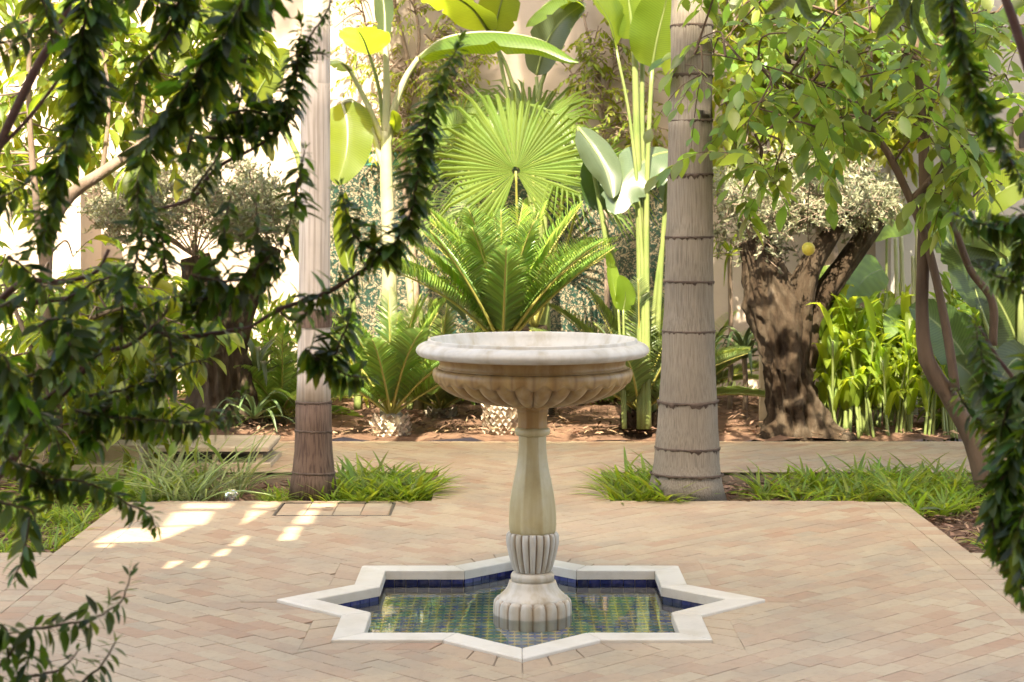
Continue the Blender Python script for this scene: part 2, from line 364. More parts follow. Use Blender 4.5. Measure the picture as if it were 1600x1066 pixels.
MT['fan'] = leaf_mat('fan_palm_leaf', (.12, .18, .04), (.30, .38, .05), .45, .38, .5, .12, .01)
MT['scale'] = leaf_mat('cycad_trunk_scale', (.50, .43, .33), (.1, .07, .03), .03, .85, .2, .5, .02)
MT['olive_leaf'] = leaf_mat('olive_leaf', (.235, .24, .145), (.3, .32, .13), .25, .5, .4, .4, .03)
MT['grass'] = leaf_mat('strap_grass', (.15, .22, .03), (.36, .46, .03), .45, .4, .45, .4, .03)
MT['long_grass'] = leaf_mat('long_pale_grass', (.22, .26, .11), (.36, .42, .12), .4, .45, .4, .4, .03)
MT['canna'] = leaf_mat('ginger_leaf', (.16, .23, .03), (.52, .64, .04), .55, .38, .5, .25, .02, 150, .85)
MT['taro'] = leaf_mat('taro_leaf', (.10, .18, .03), (.30, .44, .04), .5, .38, .5, .2, .02, 60, .8)
MT['aloe'] = leaf_mat('aloe_leaf', (.11, .16, .06), (.1, .14, .04), .1, .45, .4, .2, .02)
MT['lemon'] = solid('lemon_skin', (.62, .50, .05), .45, (.55, .5, .08), 12, .5, .2, 80)
def mk_dado():
    m, nt, bs, out = mat('arabesque_tile')
    a = tex(nt, 'ShaderNodeTexNoise', 13, 'Pos', Detail=1, Distortion=2.2); b = tex(nt, 'ShaderNodeTexNoise', 17, 'Pos', Detail=1, Distortion=3)
    c = ramp(nt, a.outputs[0], [(0, (.22, .175, .115)), (.44, (.24, .19, .125)), (.455, (.012, .048, .034)), (.58, (.010, .036, .028)), (.595, (.24, .195, .13)), (1, (.25, .20, .135))])
    c = mixc(nt, ramp(nt, b.outputs[0], [(.42, (0, 0, 0)), (.44, (1, 1, 1)), (.52, (1, 1, 1)), (.54, (0, 0, 0))]), c, (.022, .026, .018))
    L(nt, c, bs.inputs['Base Color']); bs.inputs['Roughness'].default_value = .3; return m
MT['dado'] = mk_dado()
MT['green_tile'] = mk_tile('green_glazed_tile', [(0, (.05, .17, .12)), (.5, (.04, .13, .10))], .25)
MT['cream_tile'] = mk_tile('cream_tile', [(0, (.5, .42, .3)), (.5, (.45, .38, .28))], .3)

# ------------------------------------------------------------------ ground, beds, paving
g = MB(); g.add([(-400, -400, -.5), (400, -400, -.5), (400, 400, -.5), (-400, 400, -.5)], np.array([(0, 1, 2, 3)])); g.build('ground', MT['soil'], kind='structure')

POOL = np.array([.034, 7.02]); PR = .925
def star(Rt):                                      # ccw 8-point star: tips and notches
    a = Rt / math.sqrt(2); P = []
    for k in range(16):
        th = math.radians(k * 22.5); r = Rt if k % 2 == 0 else a / math.cos(math.radians(22.5))
        P.append(POOL + r * np.array([math.cos(th), math.sin(th)]))
    return np.array(P)
S_out = star(PR); KW = .105
S_in = offset(S_out, -KW); S_course = offset(S_out, .10)
XE, D0, D1, D2, D3 = 1.98, 8.02, 9.42, 10.45, 11.8
PL, PRt = -.41, .50                                # the middle path between the two planting beds
OUT = np.array([(-7, 3.2), (7, 3.2), (7, D0), (XE, D0), (XE, D1), (PRt, D1), (PRt, D2), (7, D2), (7, D3), (-7, D3), (-7, D2), (PL, D2), (PL, D1), (-XE, D1), (-XE, D0), (-7, D0)])
def inside(p, P):
    x, y = p; r = False; n = len(P)
    for i in range(n):
        x1, y1 = P[i]; x2, y2 = P[(i + 1) % n]
        if (y1 > y) != (y2 > y) and x < (x2 - x1) * (y - y1) / (y2 - y1) + x1: r = not r
    return r
def split(poly, a, b):
    n = np.array([-(b - a)[1], (b - a)[0]]); s = [(p - a).dot(n) for p in poly]; A, B = [], []
    for i in range(len(poly)):
        p, q = poly[i], poly[(i + 1) % len(poly)]
        if s[i] >= -1e-9: A.append(p)
        if s[i] <= 1e-9: B.append(p)
        if (s[i] > 1e-9 and s[i + 1 if i + 1 < len(poly) else 0] < -1e-9) or (s[i] < -1e-9 and s[(i + 1) % len(poly)] > 1e-9):
            t = s[i] / (s[i] - s[(i + 1) % len(poly)]); x = p + t * (q - p); A.append(x); B.append(x)
    return [np.array(k) for k in (A, B) if len(k) >= 3]
def area(P): return .5 * abs(np.sum(P[:, 0] * np.roll(P[:, 1], -1) - np.roll(P[:, 0], -1) * P[:, 1]))
def cut(poly, loops):                              # split a convex polygon by every loop edge that meets it
    pieces = [poly]; c = poly.mean(0); r = np.max(np.linalg.norm(poly - c, axis=1))
    for P in loops:
        for i in range(len(P)):
            a, b = P[i], P[(i + 1) % len(P)]; t = np.clip((c - a).dot(b - a) / (b - a).dot(b - a), 0, 1)
            if np.linalg.norm(a + t * (b - a) - c) < r: pieces = [q for p in pieces for q in split(p, a, b)]
    return [p for p in pieces if area(p) > 2e-5]
BW = .2
COVER = np.array([(-1.16, 8.97), (-.585, 8.97), (-.585, 9.36), (-1.16, 9.36)])
BANDS = [np.array([(XE - BW, 3.2), (XE, 3.2), (XE, D1), (XE - BW, D1)]), np.array([(-XE, 3.2), (-XE + BW, 3.2), (-XE + BW, D1), (-XE, D1)])]
# base slab with the pool's hole
def tess(outer_, holes_):                          # triangles of a polygon with holes
    P = np.vstack([outer_] + holes_); ed = []; k = 0
    for q in [outer_] + holes_: n = len(q); ed += [(k + i, k + (i + 1) % n) for i in range(n)]; k += n
    vs, es, fs, *_ = delaunay_2d_cdt([Vector(p.tolist()) for p in P], ed, [], 0, 1e-7)
    V = np.array([tuple(v) for v in vs]); T = np.array([f for f in fs if len(f) == 3]); C = V[T].mean(1)
    T = T[[inside(c, outer_) and not any(inside(c, h) for h in holes_) for c in C]]
    a_, b_ = V[T[:, 1]] - V[T[:, 0]], V[T[:, 2]] - V[T[:, 0]]; fl = a_[:, 0] * b_[:, 1] - a_[:, 1] * b_[:, 0] < 0; T[fl] = T[fl][:, ::-1]; return V, T
mb = MB(); allp, tris = tess(OUT, [S_in])
mb.add(np.c_[allp, np.full(len(allp), -.005)], tris)
n = len(OUT); mb.add(np.vstack([np.c_[OUT, np.full(n, -.005)], np.c_[OUT, np.full(n, -.4)]]), grid_faces(2, n, True))
plaza = mb.build('paving', MT['mortar'], kind='structure', smooth=False)
mb = MB(); box(mb, (-9, -2.4, -.4), (9, 3.19, 0)); mb.build('terrace', MT['paver'], kind='structure', smooth=False)

pav = []                                           # lists of convex polygons, one list per paver
def field(u, lim):
    v = np.array([-u[1], u[0]]); Lp, Wp, gp = .158, .079, .0022
    for i in range(-170, 171):
        for j in range(-90, 91):
            o = np.array([.034, 7.0]) + v * (i * Wp) + u * (j * Lp + (Lp / 2 if i % 2 else 0) + (.010 * ((i * 7) % 5)))
            c = o + u * Lp / 2 + v * Wp / 2
            if not (-4.2 < c[0] < 4.2 and 5.1 < c[1] < 11.95): continue
            if abs(c[0]) > .2758 * c[1] + .5: continue
            q = np.array([o + u * gp / 2 + v * gp / 2, o + u * (Lp - gp / 2) + v * gp / 2, o + u * (Lp - gp / 2) + v * (Wp - gp / 2), o + u * gp / 2 + v * (Wp - gp / 2)])
            loops = [S_course, OUT, COVER] + BANDS + [np.array([(.034, -50.), (.034, 50.), (.035, 50)])]
            out = []
            for p in cut(q, loops):
                m = p.mean(0)
                if lim * (m[0] - .034) < 0 or not inside(m, OUT) or inside(m, S_course) or inside(m, COVER) or any(inside(m, b) for b in BANDS): continue
                out.append(p)
            if out and sum(area(p) for p in out) > .0008: pav.append(out)
r2 = math.sqrt(.5)
field(np.array([r2, -r2]), -1); field(np.array([-r2, -r2]), 1)
for i in range(16):                                # the course that follows the star
    a, b = S_out[i], S_out[(i + 1) % 16]; c, d = S_course[i], S_course[(i + 1) % 16]
    k = 3; ts = [0, .31 + .05 * (i % 3), .66 + .04 * (i % 2), 1]
    for j in range(k):
        g0, g1 = ts[j] + .006, ts[j + 1] - .006; ie, oe = .003, .002
        p = np.array([a + (b - a) * g0, a + (b - a) * g1, c + (d - c) * g1, c + (d - c) * g0]); m = p.mean(0); pav.append([m + (p - m) * .985])
for s in (-1, 1):
    for k in range(44):
        y = 5.1 + k * .102
        if y + .1 > D1: break
        x0, x1 = sorted((s * (XE - .001), s * (XE - BW + .0008))); xm = (x0 + x1) / 2
        pav.append([np.array([(x0, y), (xm - .0012, y), (xm - .0012, y + .1), (x0, y + .1)])]) ; pav.append([np.array([(xm + .0012, y - .0), (x1, y), (x1, y + .1), (xm + .0012, y + .1)])])
def shown(ps):
    m = np.mean([p.mean(0) for p in ps], 0); x = 800 + F * m[0] / m[1]; y = HOR + F * EYE / m[1]
    inframe = 0 < x < 1600 and y < 1075
    hid = (abs(m[0] - .0) < .5 and False)
    return (sum(area(p) for p in ps) / m[1] ** 3 if inframe and m[1] < 9.4 else 0)
pav.sort(key=shown, reverse=True)
mb = MB()
for k, ps in enumerate(pav):
    dz = U(-.0016, .001); t = MB() if k < 300 else mb
    for p in ps: prism(t, p, -.02, dz, .0013)
    if k < 300: t.build('paver', MT['paver'], plaza, smooth=False)
mb.build('far_pavers', MT['paver'], plaza, smooth=False, kind='stuff')
print('pavers', len(pav))

def bed(name, x0, x1, y0, y1, z, amp, st=.06):
    xs = np.arange(x0, x1 + st / 2, st); ys = np.arange(y0, y1 + st / 2, st); X, Y = np.meshgrid(xs, ys)
    Z = np.array([[z + amp * (mnoise.noise((x * 2.3, y * 2.3, z)) * .6 + mnoise.noise((x * 9, y * 9, 3)) * .4) for x in xs] for y in ys])
    b = MB(); b.add(np.stack([X, Y, Z], -1).reshape(-1, 3), grid_faces(len(ys), len(xs), False)); b.build(name, MT['soil'], kind='structure')
bed('soil', -7, PL - .002, D0 + .002, D2 - .002, -.07, .03); bed('soil', PRt + .002, 7, D0 + .002, D2 - .002, -.075, .03)
bed('soil', -8, 8, D3 + .002, 15.6, .0, .07, .09)
def chips(name, regs):
    P = []
    for (x0, x1, y0, y1, z, n) in regs: P.append(np.c_[rng.uniform(x0, x1, n), rng.uniform(y0, y1, n), z + rng.uniform(0, .025, n)])
    P = np.vstack(P); n = len(P); a = rng.uniform(0, 6.28, n)
    d = np.c_[np.cos(a), np.sin(a), rng.normal(0, .25, n)]; up = np.c_[rng.normal(0, .4, n), rng.normal(0, .4, n), np.ones(n)]
    m = MB(); s = rng.uniform(.03, .085, n); scatter(m, CHIP, FR(P, d, up, s * rng.uniform(.5, 1.6, n), s)); m.build(name, MT['chip'], kind='stuff')
chips('mulch', [(XE + .02, 3.2, D0 + .02, D2, -.06, 2600), (PRt + .05, XE, D1 + .03, D2, -.06, 1500), (-3.6, -XE - .02, D0 + .02, D2, -.06, 1500), (-XE, PL - .05, D1 + .03, D2, -.06, 700)])
chips('leaf_litter', [(-3.8, 3.8, D3 + .02, 14.6, .03, 3500)])

# ------------------------------------------------------------------ star pool
pool = thing('star_pool', 'eight pointed star pool edged in white marble with blue tiled sides', 'pool', (POOL[0], POOL[1], 0))
for i in range(16):
    j = (i + 1) % 16; q = np.array([S_out[i], S_out[j], S_in[j], S_in[i]]); m = q.mean(0)
    t = MB(); prism(t, m + (q - m) * .9935, -.026, .011, .003); t.build('kerb_slab', MT['kerb'], pool, smooth=False)
mb = MB(); Sg = offset(S_in, .012); mb.add(np.vstack([np.c_[Sg, np.full(16, -.027)], np.c_[Sg, np.full(16, -.10)]]), grid_faces(2, 16, True)[:, ::-1]); mb.build('pool_wall', MT['grout'], pool, smooth=False)
tm = MB(); box(tm, (-.024, -.004, -.0085), (.024, .004, .0085)); tile_me = tm.mesh('tile', MT['blue_tile'], smooth=False)
for i in range(16):
    a, b = Sg[i], Sg[(i + 1) % 16]; Lg = np.linalg.norm(b - a); u = (b - a) / Lg; nv = np.array([-u[1], u[0]]); k = max(1, round(Lg / .0505))
    for r_ in range(3):
        for s in range(k):
            if (i * 53 + s * 3 + r_) % 41 == 0: continue
            c = a + u * (s + .5) * Lg / k + nv * .004
            M = Matrix(((u[0] * Lg / k / .0505, nv[0], 0, c[0]), (u[1] * Lg / k / .0505, nv[1], 0, c[1]), (0, 0, 1, -.0360 - .0182 * r_), (0, 0, 0, 1))); inst('tile', tile_me, M, pool)
fl = MB(); fl.add(np.c_[Sg, np.full(16, -.0875)], np.arange(16)[None]); fl.build('pool_floor', MT['grout'], pool, smooth=False)
dk, oc = MB(), MB(); st = .05
for i in range(-20, 21):
    for j in range(-20, 21):
        p = POOL + np.array([i, j]) * st
        if inside(p, offset(Sg, -.02)):
            r_ = .0235; k = .011
            prism(dk, [p + np.array(q) for q in ((-r_, -k), (-k, -r_), (k, -r_), (r_, -k), (r_, k), (k, r_), (-k, r_), (-r_, k))], -.0875, -.084)
        p = p + st / 2
        if inside(p, offset(Sg, -.02)):
            a_, b_ = .021, .008
            V = [p + (a_ if q % 2 == 0 else b_) * np.array([math.cos(q * math.pi / 4), math.sin(q * math.pi / 4)]) for q in range(8)]; prism(oc, V, -.087, -.082)
dk.build('dark_floor_tiles', MT['dark_tile'], pool, smooth=False, kind='stuff'); oc.build('ochre_floor_stars', MT['ochre_tile'], pool, smooth=False, kind='stuff')
wt = MB(); wt.add(np.c_[Sg, np.full(16, -.043)], np.arange(16)[None]); wt.build('water', MT['water'], kind='structure', smooth=False)

# ------------------------------------------------------------------ fountain
FX = np.array([.0776, 7.03, 0.0])
fo = thing('fountain', 'tall marble pedestal fountain with wide round basin standing in the star pool', 'fountain', (FX[0], FX[1], -.086))
def lobes(n, amp, z0, z1, sharp=.55):
    def f(R, Z, th):
        c = np.abs(np.cos(n * th / 2)) ** sharp
        w = np.clip((Z - z0) / .012, 0, 1) * np.clip((z1 - Z) / .012, 0, 1)
        return R * (1 - amp * (1 - c)[None] * np.sqrt(w)), Z
    return f
def lathe_g(prof, seg, n, fun, name, m):           # lathe whose uv.x marks the grooves between lobes (where dirt settles)
    t = MB(); lathe(t, prof, FX, seg, fun); th = np.arange(seg) / seg * 2 * math.pi
    gv = np.clip(1 - np.abs(np.cos(n * th / 2)) * 2.3, 0, 1); k = len(prof)
    t.UV[0] = np.stack([np.tile(gv, k), np.zeros(k * seg)], 1); return t.build(name, m, fo)
P = dense([(.13, -.087), (.147, -.085), (.1485, -.06), (.1485, -.02), (.146, .004), (.138, .015), (.128, .0165)], 40)
def base_l(R, Z, th):
    c = np.abs(np.cos(9 * th)) ** .5; top = np.clip((.012 - Z) / .02, 0, 1)
    return R * (1 - .05 * (1 - c)[None] * (top > 0)), Z - .018 * (1 - c)[None] * np.clip((Z + .03) / .04, 0, 1) * (Z < .0164)
lathe_g(P, 288, 18, base_l, 'lobed_base', MT['marble_base'])
t = MB(); lathe(t, dense([(.128, .0), (.1285, .016), (.124, .024), (.108, .040), (.0965, .056), (.091, .070), (.0885, .0765), (.083, .0795), (.02, .0795)], 46), FX, 96); t.build('bell_base', MT['marble_base'], fo)
t = MB(); lathe(t, dense([(.06, .074), (.073, .076), (.081, .086), (.0825, .095), (.081, .104), (.073, .113), (.06, .115)], 24), FX, 96); t.build('ring', MT['marble_base'], fo)
P = dense([(.06, .1145), (.071, .118), (.080, .140), (.091, .18), (.0985, .215), (.1005, .24), (.098, .256), (.09, .264), (.07, .266)], 50)
lathe_g(P, 320, 20, lobes(20, .15, .112, .268), 'lobed_bulb', MT['marble'])
def octo(R, Z, th):
    k = np.cos(math.pi / 8) / np.cos((th + math.pi / 8) % (math.pi / 4) - math.pi / 8); return R * (.9 * k + .12)[None] , Z
t = MB(); lathe(t, dense([(.07, .262), (.088, .264), (.0935, .285), (.0945, .32), (.091, .37), (.083, .42), (.074, .463), (.065, .505), (.0585, .545), (.055, .59), (.054, .632), (.04, .634)], 70), FX, 96, octo); t.build('shaft', MT['marble_shaft'], fo)
t = MB(); lathe(t, dense([(.045, .630), (.060, .630), (.0665, .637), (.0675, .645), (.066, .653), (.058, .659), (.045, .660)], 22), FX, 96); t.build('collar', MT['marble_shaft'], fo)
t = MB(); lathe(t, dense([(.045, .655), (.057, .657), (.0575, .69), (.0605, .715), (.063, .722), (.0605, .726), (.066, .734), (.0685, .744), (.07, .752), (.05, .76)], 40), FX, 96, octo); t.build('neck', MT['marble_bowl'], fo)
P = dense([(.04, .744), (.09, .743), (.15, .747), (.232, .762), (.30, .783), (.345, .808), (.368, .832), (.378, .856), (.3785, .868), (.374, .879), (.366, .884), (.34, .886)], 80)
def bowl_l(R, Z, th):
    c = np.abs(np.cos(15 * th)) ** .6; top = .852 - .022 * (1 - np.abs(np.cos(15 * th)) ** 2)
    w = np.clip((top[None] - Z) / .008, 0, 1) * np.clip((R - .05) / .1, 0, 1)
    return R * (1 - (.016 + .06 * (1 - c)[None]) * w), Z + .014 * (1 - c)[None] * w
lathe_g(P, 480, 30, bowl_l, 'lobed_bowl', MT['marble_bowl'])
t = MB(); lathe(t, dense([(.33, .884), (.358, .886), (.352, .896), (.353, .91), (.362, .924), (.372, .930)], 24), FX, 128); t.build('bowl_neck', MT['marble_bowl'], fo)
t = MB(); lathe(t, np.vstack([dense([(.36, .928), (.405, .929), (.428, .934), (.440, .946), (.441, .957), (.434, .969), (.418, .979), (.400, .983)], 30), np.array([(.3985, .9825), (.3982, .983), (.397, .990), (.3965, .9925)]), dense([(.396, .9935), (.393, .996), (.387, .995)], 6), dense([(.384, .992), (.378, .975), (.36, .945), (.32, .915), (.25, .893), (.15, .883), (.05, .88), (.004, .88)], 30)]), FX, 160); t.build('rim', MT['marble'], fo)

# ------------------------------------------------------------------ walls
YW = 15.0
gw = thing('garden_wall', 'long plastered garden wall with green arabesque tile dado behind the plants', 'wall', (0, YW, 0))
t = MB(); box(t, (-9, YW, -.3), (9, YW + .4, 6.5)); t.build('plaster', MT['plaster'], gw, smooth=False)
xa, xb, zt = (512 - 800) / F * YW, (1046 - 800) / F * YW, 1.82
t = MB(); box(t, (xa, YW - .03, -.1), (xb, YW - .002, zt)); t.build('tile_dado', MT['dado'], gw, smooth=False)
t = MB(); box(t, (xa, YW - .036, zt + .003), (xb, YW - .002, zt + .115)); t.build('border_strip', MT['green_tile'], gw, smooth=False)
bt = MB(); prism(bt, [(-.05, 0), (-.03, -.036), (.03, -.036), (.05, 0), (.03, .036), (-.03, .036)], 0, .006, .001); bme = bt.mesh('border_tile', MT['cream_tile'], smooth=False)
nb = int((xb - xa) / .108)
for k in range(nb):
    x = xa + (k + .5) * (xb - xa) / nb; inst('border_tile', bme, Matrix(((1, 0, 0, x), (0, 0, -1, YW - .036), (0, 1, 0, zt + .058), (0, 0, 0, 1))), gw)
t = MB(); box(t, (xa - .02, YW - .05, zt + .118), (xb + .02, YW - .002, zt + .165), 0, .0); t.build('coping_strip', MT['stone'], gw, smooth=False)
# corner building at the left and pale building at the right
lw = thing('corner_wall', 'pinkish plastered wall corner at the far left behind the trees', 'wall', (-3.6, 14.3, 0))
t = MB(); box(t, (-6.5, 13.9, -.3), (W(126, 300, 13.9)[0], 14.6, 1.62)); t.build('plaster', MT['plaster'], lw, smooth=False)
t = MB(); box(t, (-6.52, 13.86, 1.62), (W(128, 300, 13.9)[0], 14.62, 1.68)); t.build('coping', MT['stone'], lw, smooth=False)
rw = thing('pale_building', 'pale grey plastered building with a window strip at the far right', 'building', (3.6, 14.2, 0))
t = MB(); box(t, (W(1392, 300, 14.3)[0], 14.3, -.3), (6.5, 14.9, 6.3)); t.build('wall', MT['plaster_pale'], rw, smooth=False)
t = MB(); x0 = W(1582, 0, 14.3)[0]; box(t, (x0, 14.26, 1.9), (x0 + .5, 14.298, 2.25)); fr_ = t.build('window', MT['stone'], rw, smooth=False)
t = MB(); box(t, (x0 + .04, 14.25, 1.94), (x0 + .46, 14.258, 2.21)); t.build('pane', MT['metal'], fr_, smooth=False)

# unseen wall added behind the viewer to shade the paving; opening feeds the screen
hb = thing('shade_house_wall', 'unseen house wall added behind the viewer with height and opening shaped for the shade', 'building', (0, -2.6, 0))
YB, TOP = -2.6, (11.82 + 2.6) * math.tan(SUN_EL) / math.cos(SUN_AZ)
YS = 5.0                                           # plane of the added unseen screen whose holes shape the sun patches
def up_sun(x, y, yp):
    k = (y - yp) / sdir[1]; return np.array([x - sdir[0] * k, -sdir[2] * k])
PATCH = [[(292, 786), (362, 786), (350, 794), (288, 794)], [(275, 800), (332, 799), (318, 819), (258, 821)], [(195, 826), (300, 822), (245, 845), (150, 847)],
         [(404, 784), (441, 784), (433, 793), (396, 793)], [(392, 798), (427, 798), (412, 818), (380, 819)], [(491, 782), (530, 783), (518, 792), (481, 792)],
         [(474, 797), (496, 797), (484, 818), (460, 818)], [(452, 823), (471, 823), (459, 843), (437, 844)], [(360, 838), (387, 837), (377, 852), (350, 852)], [(322, 857), (360, 857), (350, 868), (312, 868)], [(268, 876), (324, 875), (314, 887), (258, 888)], [(158, 850), (180, 849), (172, 855), (150, 855)]]
def pierced(name, outer_, holes_, y, th, m_, parent):
    ap, tr_ = tess(np.array(outer_, float), holes_); t = MB()
    t.add(np.c_[ap[:, 0], np.full(len(ap), y), ap[:, 1]], tr_); t.add(np.c_[ap[:, 0], np.full(len(ap), y - th), ap[:, 1]], tr_[:, ::-1])
    for q in [np.array(outer_, float)] + holes_:
        n = len(q); t.add(np.vstack([np.c_[q[:, 0], np.full(n, y), q[:, 1]], np.c_[q[:, 0], np.full(n, y - th), q[:, 1]]]), grid_faces(2, n, True))
    return t.build(name, m_, parent, smooth=False)
gp_ = [np.array([G(px, py)[:2] for px, py in q]) for q in PATCH]
hs_ = [np.array([up_sun(x, y, YS) for x, y in q]) for q in gp_]
hs_ = [h.mean(0) + (h - h.mean(0)) * 1.08 for h in hs_]
far_ = np.array([up_sun(x, y, YB) for q in gp_ for x, y in q]); lo_, hi_ = far_.min(0) - .2, far_.max(0) + .2
pierced('wall', [(-14, -.4), (14, -.4), (14, TOP), (-14, TOP)], [np.array([(lo_[0], lo_[1]), (hi_[0], lo_[1]), (hi_[0], hi_[1]), (lo_[0], hi_[1])])], YB, .25, MT['plaster'], hb)
al_ = np.vstack(hs_); lo_, hi_ = al_.min(0) - .55, al_.max(0) + .55
ts = thing('sun_patch_screen', 'unseen pierced panel on two posts added to shape the sun patches on the paving', 'light shaping screen', (lo_[0], YS, 0))
pierced('panel', [(lo_[0], lo_[1]), (hi_[0], lo_[1]), (hi_[0], hi_[1]), (lo_[0], hi_[1])], hs_, YS, .02, MT['bark_tree'], ts)
for x in (lo_[0] + .02, -1.75):
    t = MB(); box(t, (x - .04, YS - .1, -.02), (x + .04, YS - .022, hi_[1])); t.build('post', MT['bark_tree'], ts, smooth=False)
#PART2
# ------------------------------------------------------------------ palms
def px_path(pts, d):                               # [(px, py, width px)] at a distance -> points, radii
    dd = d if hasattr(d, '__len__') else [d] * len(pts)
    return np.array([W(p[0], p[1], q) for p, q in zip(pts, dd)]), np.array([p[2] / 2 / F * q if len(p) > 2 else .01 for p, q in zip(pts, dd)])
def smooth_tube(mb, pts, d, n, sides, mi=0, rfun=None):
    P, r = px_path(pts, d); Q = curve(np.c_[P, r], n); tube(mb, Q[:, :3], Q[:, 3], sides, mi, rfun)
    return Q
def frond_mesh(name, Ln, nl, ll, mats, droop=.35, vee=.5, wid=.018, lean=.75, start=.12, sub=1):
    m = MB(); y = np.linspace(0, 1, 24); P = np.c_[np.zeros(24), y * Ln * (1 - .12 * y ** 2 * droop), -droop * Ln * y ** 2.2]
    tube(m, P, np.linspace(.013, .003, 24) * Ln, 5, 0)
    for s in (-1, 1):
        t = np.linspace(start, .985, nl); pos = np.stack([np.interp(t, y, P[:, k]) for k in range(3)], 1); T = nrm(np.stack([np.interp(t, y, np.gradient(P[:, k])) for k in range(3)], 1))
        Zl = nrm(np.cross(np.array([1., 0, 0]), T)); X = np.tile([s * 1., 0, 0], (nl, 1))
        fw = lean * (.45 + .9 * t)[:, None]
        dr = nrm(X + T * fw + Zl * vee + rng.normal(0, .05, (nl, 3)))
        ln = ll * Ln * np.clip(np.sin(math.pi * (t * .86 + .12)) ** .6, .15, 1)
        scatter(m, leaf_tpl([(.25, .5), (.7, .4)], .25, .18), FR(pos, dr, Zl, wid * Ln * np.ones(nl), ln, ln), 1)
    return m.mesh(name, mats)
def put_fronds(parent, meshes, c, specs, name='frond', roll=.15):
    for k, (az, el, sc) in enumerate(specs):
        d = np.array([math.sin(az) * math.cos(el), -math.cos(az) * math.cos(el), math.sin(el)])   # az 0 faces the viewer
        up = np.array([-math.sin(az) * math.sin(el), math.cos(az) * math.sin(el), math.cos(el)])
        up = up + np.cross(d, up) * U(-roll, roll)
        M = FR([np.array(c) + d * .03], [d], [up], sc, sc)[0]; inst(name, meshes[k % len(meshes)], M, parent)
def ring_band(m, c, r, z, hgt, tilt, seg=90, jag=.5):
    th = np.arange(seg) / seg * 2 * math.pi; zz = z + tilt * np.cos(th - 1) * r
    lo = hgt * (.35 + jag * rng.random(seg) ** 3 * 3.2)
    rr = [r - .004, r + .004, r + .003, r - .002]; zs = [zz + .006, zz + .003, zz - lo * .4, zz - lo]
    V = np.stack([np.stack([c[0] + q * np.cos(th), c[1] + q * np.sin(th), s], 1) for q, s in zip(rr, zs)]).reshape(-1, 3); m.add(V, grid_faces(4, seg, True))
crown_me = [frond_mesh('palm_frond', 2.3, 62, .24, [MT['rachis'], MT['fan']], .55, .15, .017, .7)]
def palm(label, pts, d, bark, rings, ztop, lean, ncrown, low=None):
    P, r = px_path(pts, d); b = P[0]; t = thing('palm_tree', label, 'palm tree', (b[0], b[1], b[2]), 'palm trees in the front beds')
    top = P[-1] + np.array([lean, 0, ztop - P[-1][2]]); P = np.vstack([P, top]); r = np.r_[r, r[-1] * .9]
    Q = curve(np.c_[P, r], 90); zr = [EYE - (y - HOR) / F * d for y in rings]
    def rf(Pp, th, R):
        k = np.zeros(len(Pp))
        for z in zr: k += .035 * np.exp(-((Pp[:, 2] - z) / .03) ** 2)
        nz = np.array([[mnoise.noise((math.cos(a) * 1.5, math.sin(a) * 1.5, p[2] * 3)) for a in th] for p in Pp])
        return R * (1 + k[:, None] + .02 * nz)
    if low is None:
        m = MB(); tube(m, Q[:, :3], Q[:, 3], 48, 0, rf); m.build('trunk', bark, t)
    else:
        zc = EYE - (low[1] - HOR) / F * d; A = Q[Q[:, 2] <= zc + .02]; B = Q[Q[:, 2] >= zc - .05]
        B = B.copy(); B[:, 3] *= .97
        m = MB(); tube(m, A[:, :3], A[:, 3], 48, 0, rf); m.build('trunk', bark, t); m = MB(); tube(m, B[:, :3], B[:, 3], 48, 0, rf); m.build('upper_trunk', low[0], t)
    for z in zr:
        i = int(np.argmin(np.abs(Q[:, 2] - z))); m = MB(); ring_band(m, Q[i, :3], Q[i, 3] * 1.03, z, U(.010, .019), U(-.05, .05)); m.build('ring', MT['fringe'], t)
    put_fronds(t, crown_me, Q[-1, :3], [(k * 2.4 + U(-.2, .2), U(-.2, 1.2), U(.85, 1.1)) for k in range(ncrown)])
    return t, Q
palm('stout grey ringed palm trunk rising from the right front bed', [(1072, 778, 128), (1073, 745, 108), (1074, 700, 99), (1075, 630, 91), (1076, 520, 80), (1077, 370, 73), (1079, 180, 68), (1081, 0, 64)], 9.65, MT['palm_grey'], [740, 699, 626, 517, 440, 370, 272, 188, 118, 40], 8.4, .03, 18)
palm('slim pale palm trunk with dark brown foot left of the fountain', [(489, 778, 78), (490, 745, 66), (490, 700, 59), (490, 625, 54), (491, 500, 52), (492, 300, 49), (494, 100, 46), (495, 0, 44)], 9.6, MT['palm_brown'], [738, 673, 628], 10.5, .02, 18, (MT['palm_white'], 622))
palm_l = bpy.data.objects['palm_tree.001']
for y0_, y1_, dd_ in ((511, 482, .0),):            # brown band left on the pale trunk
    m = MB(); P, r = px_path([(491, y0_, 54), (491, (y0_ + y1_) / 2, 53), (492, y1_, 52)], 9.6); Q = curve(np.c_[P, r * .985 + .004], 8); tube(m, Q[:, :3], Q[:, 3], 40, cap=False); m.build('bark_band', MT['palm_brown'], palm_l)
palm('unseen tall palm added off to the right to shade the pale building', [(1840, 780, 90), (1840, 600, 70), (1840, 0, 60)], 9.4, MT['palm_grey'], [700, 600, 450, 300], 6.9, .05, 22)  # unseen palm, added so its crown shades the pale building

